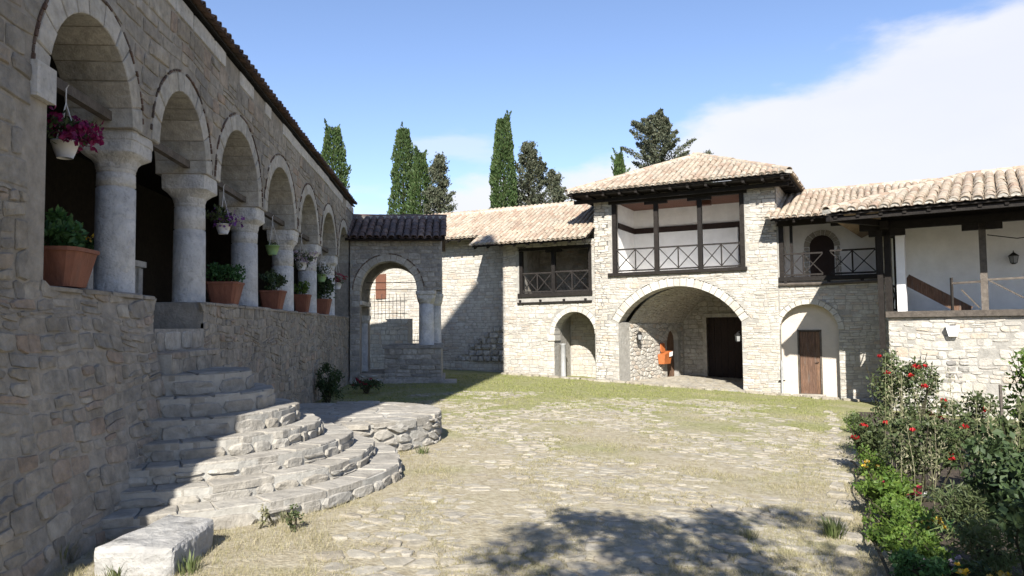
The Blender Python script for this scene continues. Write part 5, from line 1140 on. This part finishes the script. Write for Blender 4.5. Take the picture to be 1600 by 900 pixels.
def at(px, py, D):
    d = FW + RT * ((px - 800) / FPX) + UPV * ((450 - py) / FPX); return CAM + d * D
# low bright border plants
bl = [(0.15, .36, .3), (.55, .4, .34), (.95, .42, .36), (1.4, .46, .4), (1.85, .42, .36), (2.3, .46, .42), (2.8, .44, .38), (3.3, .4, .4), (3.9, .4, .36), (4.6, .36, .42), (5.5, .34, .4), (6.4, .36, .46), (7.4, .36, .44), (8.5, .4, .46), (9.7, .4, .44)]
wd_ = ['nearest', 'second', 'third', 'fourth', 'fifth', 'sixth', 'seventh', 'eighth', 'ninth', 'tenth', 'eleventh', 'twelfth', 'thirteenth', 'fourteenth', 'farthest']
for i, (s, w, h) in enumerate(bl):
    q = BA + BD * (s + .2) + BN * (.24 + .05 * math.sin(i * 2)); dark = i < 2
    bush('border_plant', (q.x, q.y, gz(q.x) + .03), w * 1.05, h * .85, '%s low leafy plant of the border, counted from the viewer' % wd_[i], 'bright' if not i == 0 else 'pot_leaf', 1200 if i < 8 else 620, .036 if i != 5 else .06, group='bright border plants along the bed', stems=7, low=.02, cat='plant')
def spot(px, D): p = pxpos(px, D); return (p.x, p.y, p.z + .03)
bush('rose_bush', spot(1405, 9.6), .9, 1.5, 'tall rose bush with red blooms in front of the shaded corner', 'rose', 3200, .055, 6, 'red', .048, 'rose bushes')
bush('rose_bush', spot(1352, 9.2), .62, .72, 'low rose bush with bright red blooms at the left of the bed', 'rose', 1300, .055, 4, 'red', .05, 'rose bushes')
bush('rose_bush', spot(1500, 9.8), 1.1, .98, 'spreading rose bush with few red blooms below the white lamp', 'rose', 2600, .055, 5, 'red', .06, 'rose bushes')
bush('rose_bush', spot(1435, 7.6), .9, .85, 'middle rose bush with small pinkish red buds', 'rose', 2600, .052, 4, 'red', .045, 'rose bushes')
bush('leafy_shrub', spot(1572, 7.6), 1.1, .95, 'large-leaved green shrub at the right edge of the bed', 'rose', 2600, .085, 0, aspect=.65)
bush('leafy_shrub', spot(1610, 10.5), 1.0, 1.75, 'tall thin light green shrub against the sunlit right wall', 'bright', 900, .09, 0)
bush('dark_shrub', spot(1612, 4.7), .8, 1.0, 'dark leggy shrub in shade at the bottom right corner', 'darkleaf', 3200, .055, 0, stems=16, low=.42, aspect=.65)
bush('dark_shrub', spot(1665, 4.1), .7, 1.0, 'dense dark shrub cut by the right edge of the picture', 'darkleaf', 2400, .06, 0, stems=12, low=.2, aspect=.65)
bush('herb_clump', spot(1500, 6.3), .8, .45, 'fine silvery green clump in the middle of the bed', 'rose', 2600, .07, 4, 'whitep', .045, stems=6, low=0, aspect=.2)
bush('herb_clump', spot(1545, 5.2), .8, .36, 'fine green clump in front of the dark shrub', 'green_grass', 2600, .06, 0, stems=6, low=0, aspect=.2)
bush('pansy_patch', spot(1428, 6.1), .42, .2, 'patch of yellow pansies in the middle of the bed', 'pot_leaf', 420, .045, 14, 'yellow', .024, stems=4, low=0, cat='flowers')
bush('pansy_patch', spot(1492, 4.75), .55, .22, 'patch of golden pansies near the bottom edge', 'darkleaf', 520, .045, 14, 'yellow', .026, stems=4, low=0, cat='flowers')
bush('violet_patch', spot(1440, 4.9), .4, .2, 'patch of pale lilac flowers beside the golden pansies', 'darkleaf', 420, .04, 12, 'pinkp', .025, stems=4, low=0, cat='flowers')
bush('violet_patch', spot(1395, 7.2), .5, .24, 'dark crimson low flowers behind the border plants', 'rose', 500, .045, 9, 'crimson', .04, stems=4, low=0, cat='flowers')
bush('marigold_clump', spot(1362, 8.0), .4, .3, 'yellowish low clump behind the border at mid bed', 'bright', 500, .045, 8, 'yellow', .03, stems=4, low=0, cat='flowers')
def stalks(px, D, n, h, w, label):
    p = V(spot(px, D)); t = thing('dry_stalks', p, label, 'dry plant', 'dry seed stalks in the bed'); st_ = MB(); sd2 = MB()
    for i in range(n):
        b = p + V((rng.uniform(-w, w), rng.uniform(-w, w), 0)); hh = h * rng.uniform(.6, 1.05); q = b + V((rng.gauss(0, .07), rng.gauss(0, .07), hh))
        st_.tube([b, b.lerp(q, .5) + V((rng.gauss(0, .03), rng.gauss(0, .03), 0)), q], [.004, .003, .002], 4)
        pts = [b.lerp(q, rng.uniform(.45, 1.02)) + V((rng.gauss(0, .018), rng.gauss(0, .018), 0)) for _ in range(46)]; leaves(sd2, pts, .04, .9, .35)
    st_.build('stems', 'straw', t, kind='stuff'); sd2.build('seed_heads', 'straw', t, kind='stuff')
stalks(1388, 8.6, 7, 1.5, .16, 'tall dry pale stalks in front of the tall rose bush')
stalks(1475, 8.2, 5, 1.35, .2, 'dry pale stalks right of the tall rose bush')
stalks(1530, 6.9, 7, 1.1, .16, 'dry bleached stalks before the large-leaved shrub')
stalks(1420, 7.0, 6, .95, .14, 'short dry stalks among the middle roses')
MB().tube([spot(1558, 9), (V(spot(1556, 9)) + V((0, 0, 1.15)))], .018, 6).build('garden_stake', 'greywood', None, label='thin upright wooden stake among the shrubs', cat='stake')
# shrub and flowers at the foot of the church wall
bush('wall_shrub', (-2.7, 16.6, 0), .65, .85, 'dark shrub growing at the foot of the church wall beside the platform', 'darkleaf', 2200, .06, 0, low=0)
bush('wall_shrub', (-2.1, 18.6, 0), .9, .4, 'low crimson-flowered plant at the foot of the church wall', 'darkleaf', 900, .06, 16, 'crimson', .04, low=0, cat='flowers')
bush('weed', (-1.25, 6.1, 0), .16, .2, 'green weed growing against the lowest step', 'rose', 160, .028, stems=3, low=0, cat='weed')
bush('weed', (-1.5, 6.2, 0), .08, .2, 'thin weed left of the larger one at the lowest step', 'straw', 90, .026, stems=3, low=0, cat='weed')
# ================================================================== GRASS
mb = MB()
def blade(x, y, h, lean, w):
    z = gz(x) - .005; a = rng.uniform(0, 6.283); dx, dy = math.cos(a), math.sin(a); b = rng.uniform(0, 6.283)
    mb.add([(x - dy * w, y + dx * w, z), (x + dy * w, y - dx * w, z), (x + math.cos(b) * lean, y + math.sin(b) * lean, z + h)], [(0, 1, 2)])
def grass_ok(x, y):
    if x < -2.95 or border_side(x, y) > .1 or gate_dist(x, y) < .25: return False
    if math.hypot(x + 3, y - 8.4) < 2.42 or (x < -.2 and (x < PC.x or math.hypot(x - PC.x, y - PC.y) < PR) and 9.4 < y < 12.65): return False
    if x < -.15 and y > 21.8: return False
    return True
cnt = 0
while cnt < 170000:
    D = 3.6 * (26 / 3.6) ** rng.random(); px = rng.uniform(-20, 1560); p = pxpos(px, D)
    x, y = p.x, p.y
    if not grass_ok(x, y): cnt += .2; continue
    f = noise.noise(V((x * 1.6, y * 1.6, 5))) + .5 * noise.noise(V((x * 5, y * 5, 2)))
    edge = x < -.9 or y > 15 or border_side(x, y) > -.7
    if f < (-.25 if edge else .02) + rng.uniform(-.12, .12): cnt += .1; continue
    for k in range(5):
        xx, yy = x + rng.gauss(0, .035), y + rng.gauss(0, .035); blade(xx, yy, rng.uniform(.012, .045) * (1.3 if edge else 1), rng.uniform(.01, .05), .0022 * max(1, D / 7)); cnt += 1
mb.build('grass', 'blade', None, label='short dry grass between the paving stones', cat='grass', kind='stuff')
def tuft(px, D, n, h, label):
    p = pxpos(px, D); t = MB()
    for i in range(n):
        a = rng.uniform(0, 6.283); r = rng.uniform(0, .08); b = V((p.x + r * math.cos(a), p.y + r * math.sin(a), p.z)); q = b + V((math.cos(a) * h * rng.uniform(.1, .6), math.sin(a) * h * rng.uniform(.1, .6), h * rng.uniform(.5, 1))); s = V((-math.sin(a), math.cos(a), 0)) * .004
        mid = b.lerp(q, .55) + V((0, 0, h * .12)); t.add([b - s, b + s, mid + s * .8, mid - s * .8, q], [(0, 1, 2, 3), (3, 2, 4)])
    t.build('grass_tuft', 'straw' if rng.random() < .5 else 'green_grass', None, label=label, cat='grass tuft', group='grass tufts')
tuft(1290, 6.1, 190, .17, 'large dry grass tuft at the edge of the flower bed')
tuft(1160, 6.0, 70, .08, 'small dry grass tuft in the tree shadow near the bed')
tuft(105, 5.2, 70, .18, 'grass tuft in the shade left of the stone block')
tuft(190, 4.9, 50, .12, 'grass tuft at the left front corner of the stone block')
tuft(300, 5.0, 60, .14, 'grass tuft at the right front corner of the stone block')
tuft(660, 9.6, 60, .12, 'grass tuft at the foot of the round platform')
tuft(450, 6.3, 70, .1, 'grass tuft below the lowest step')
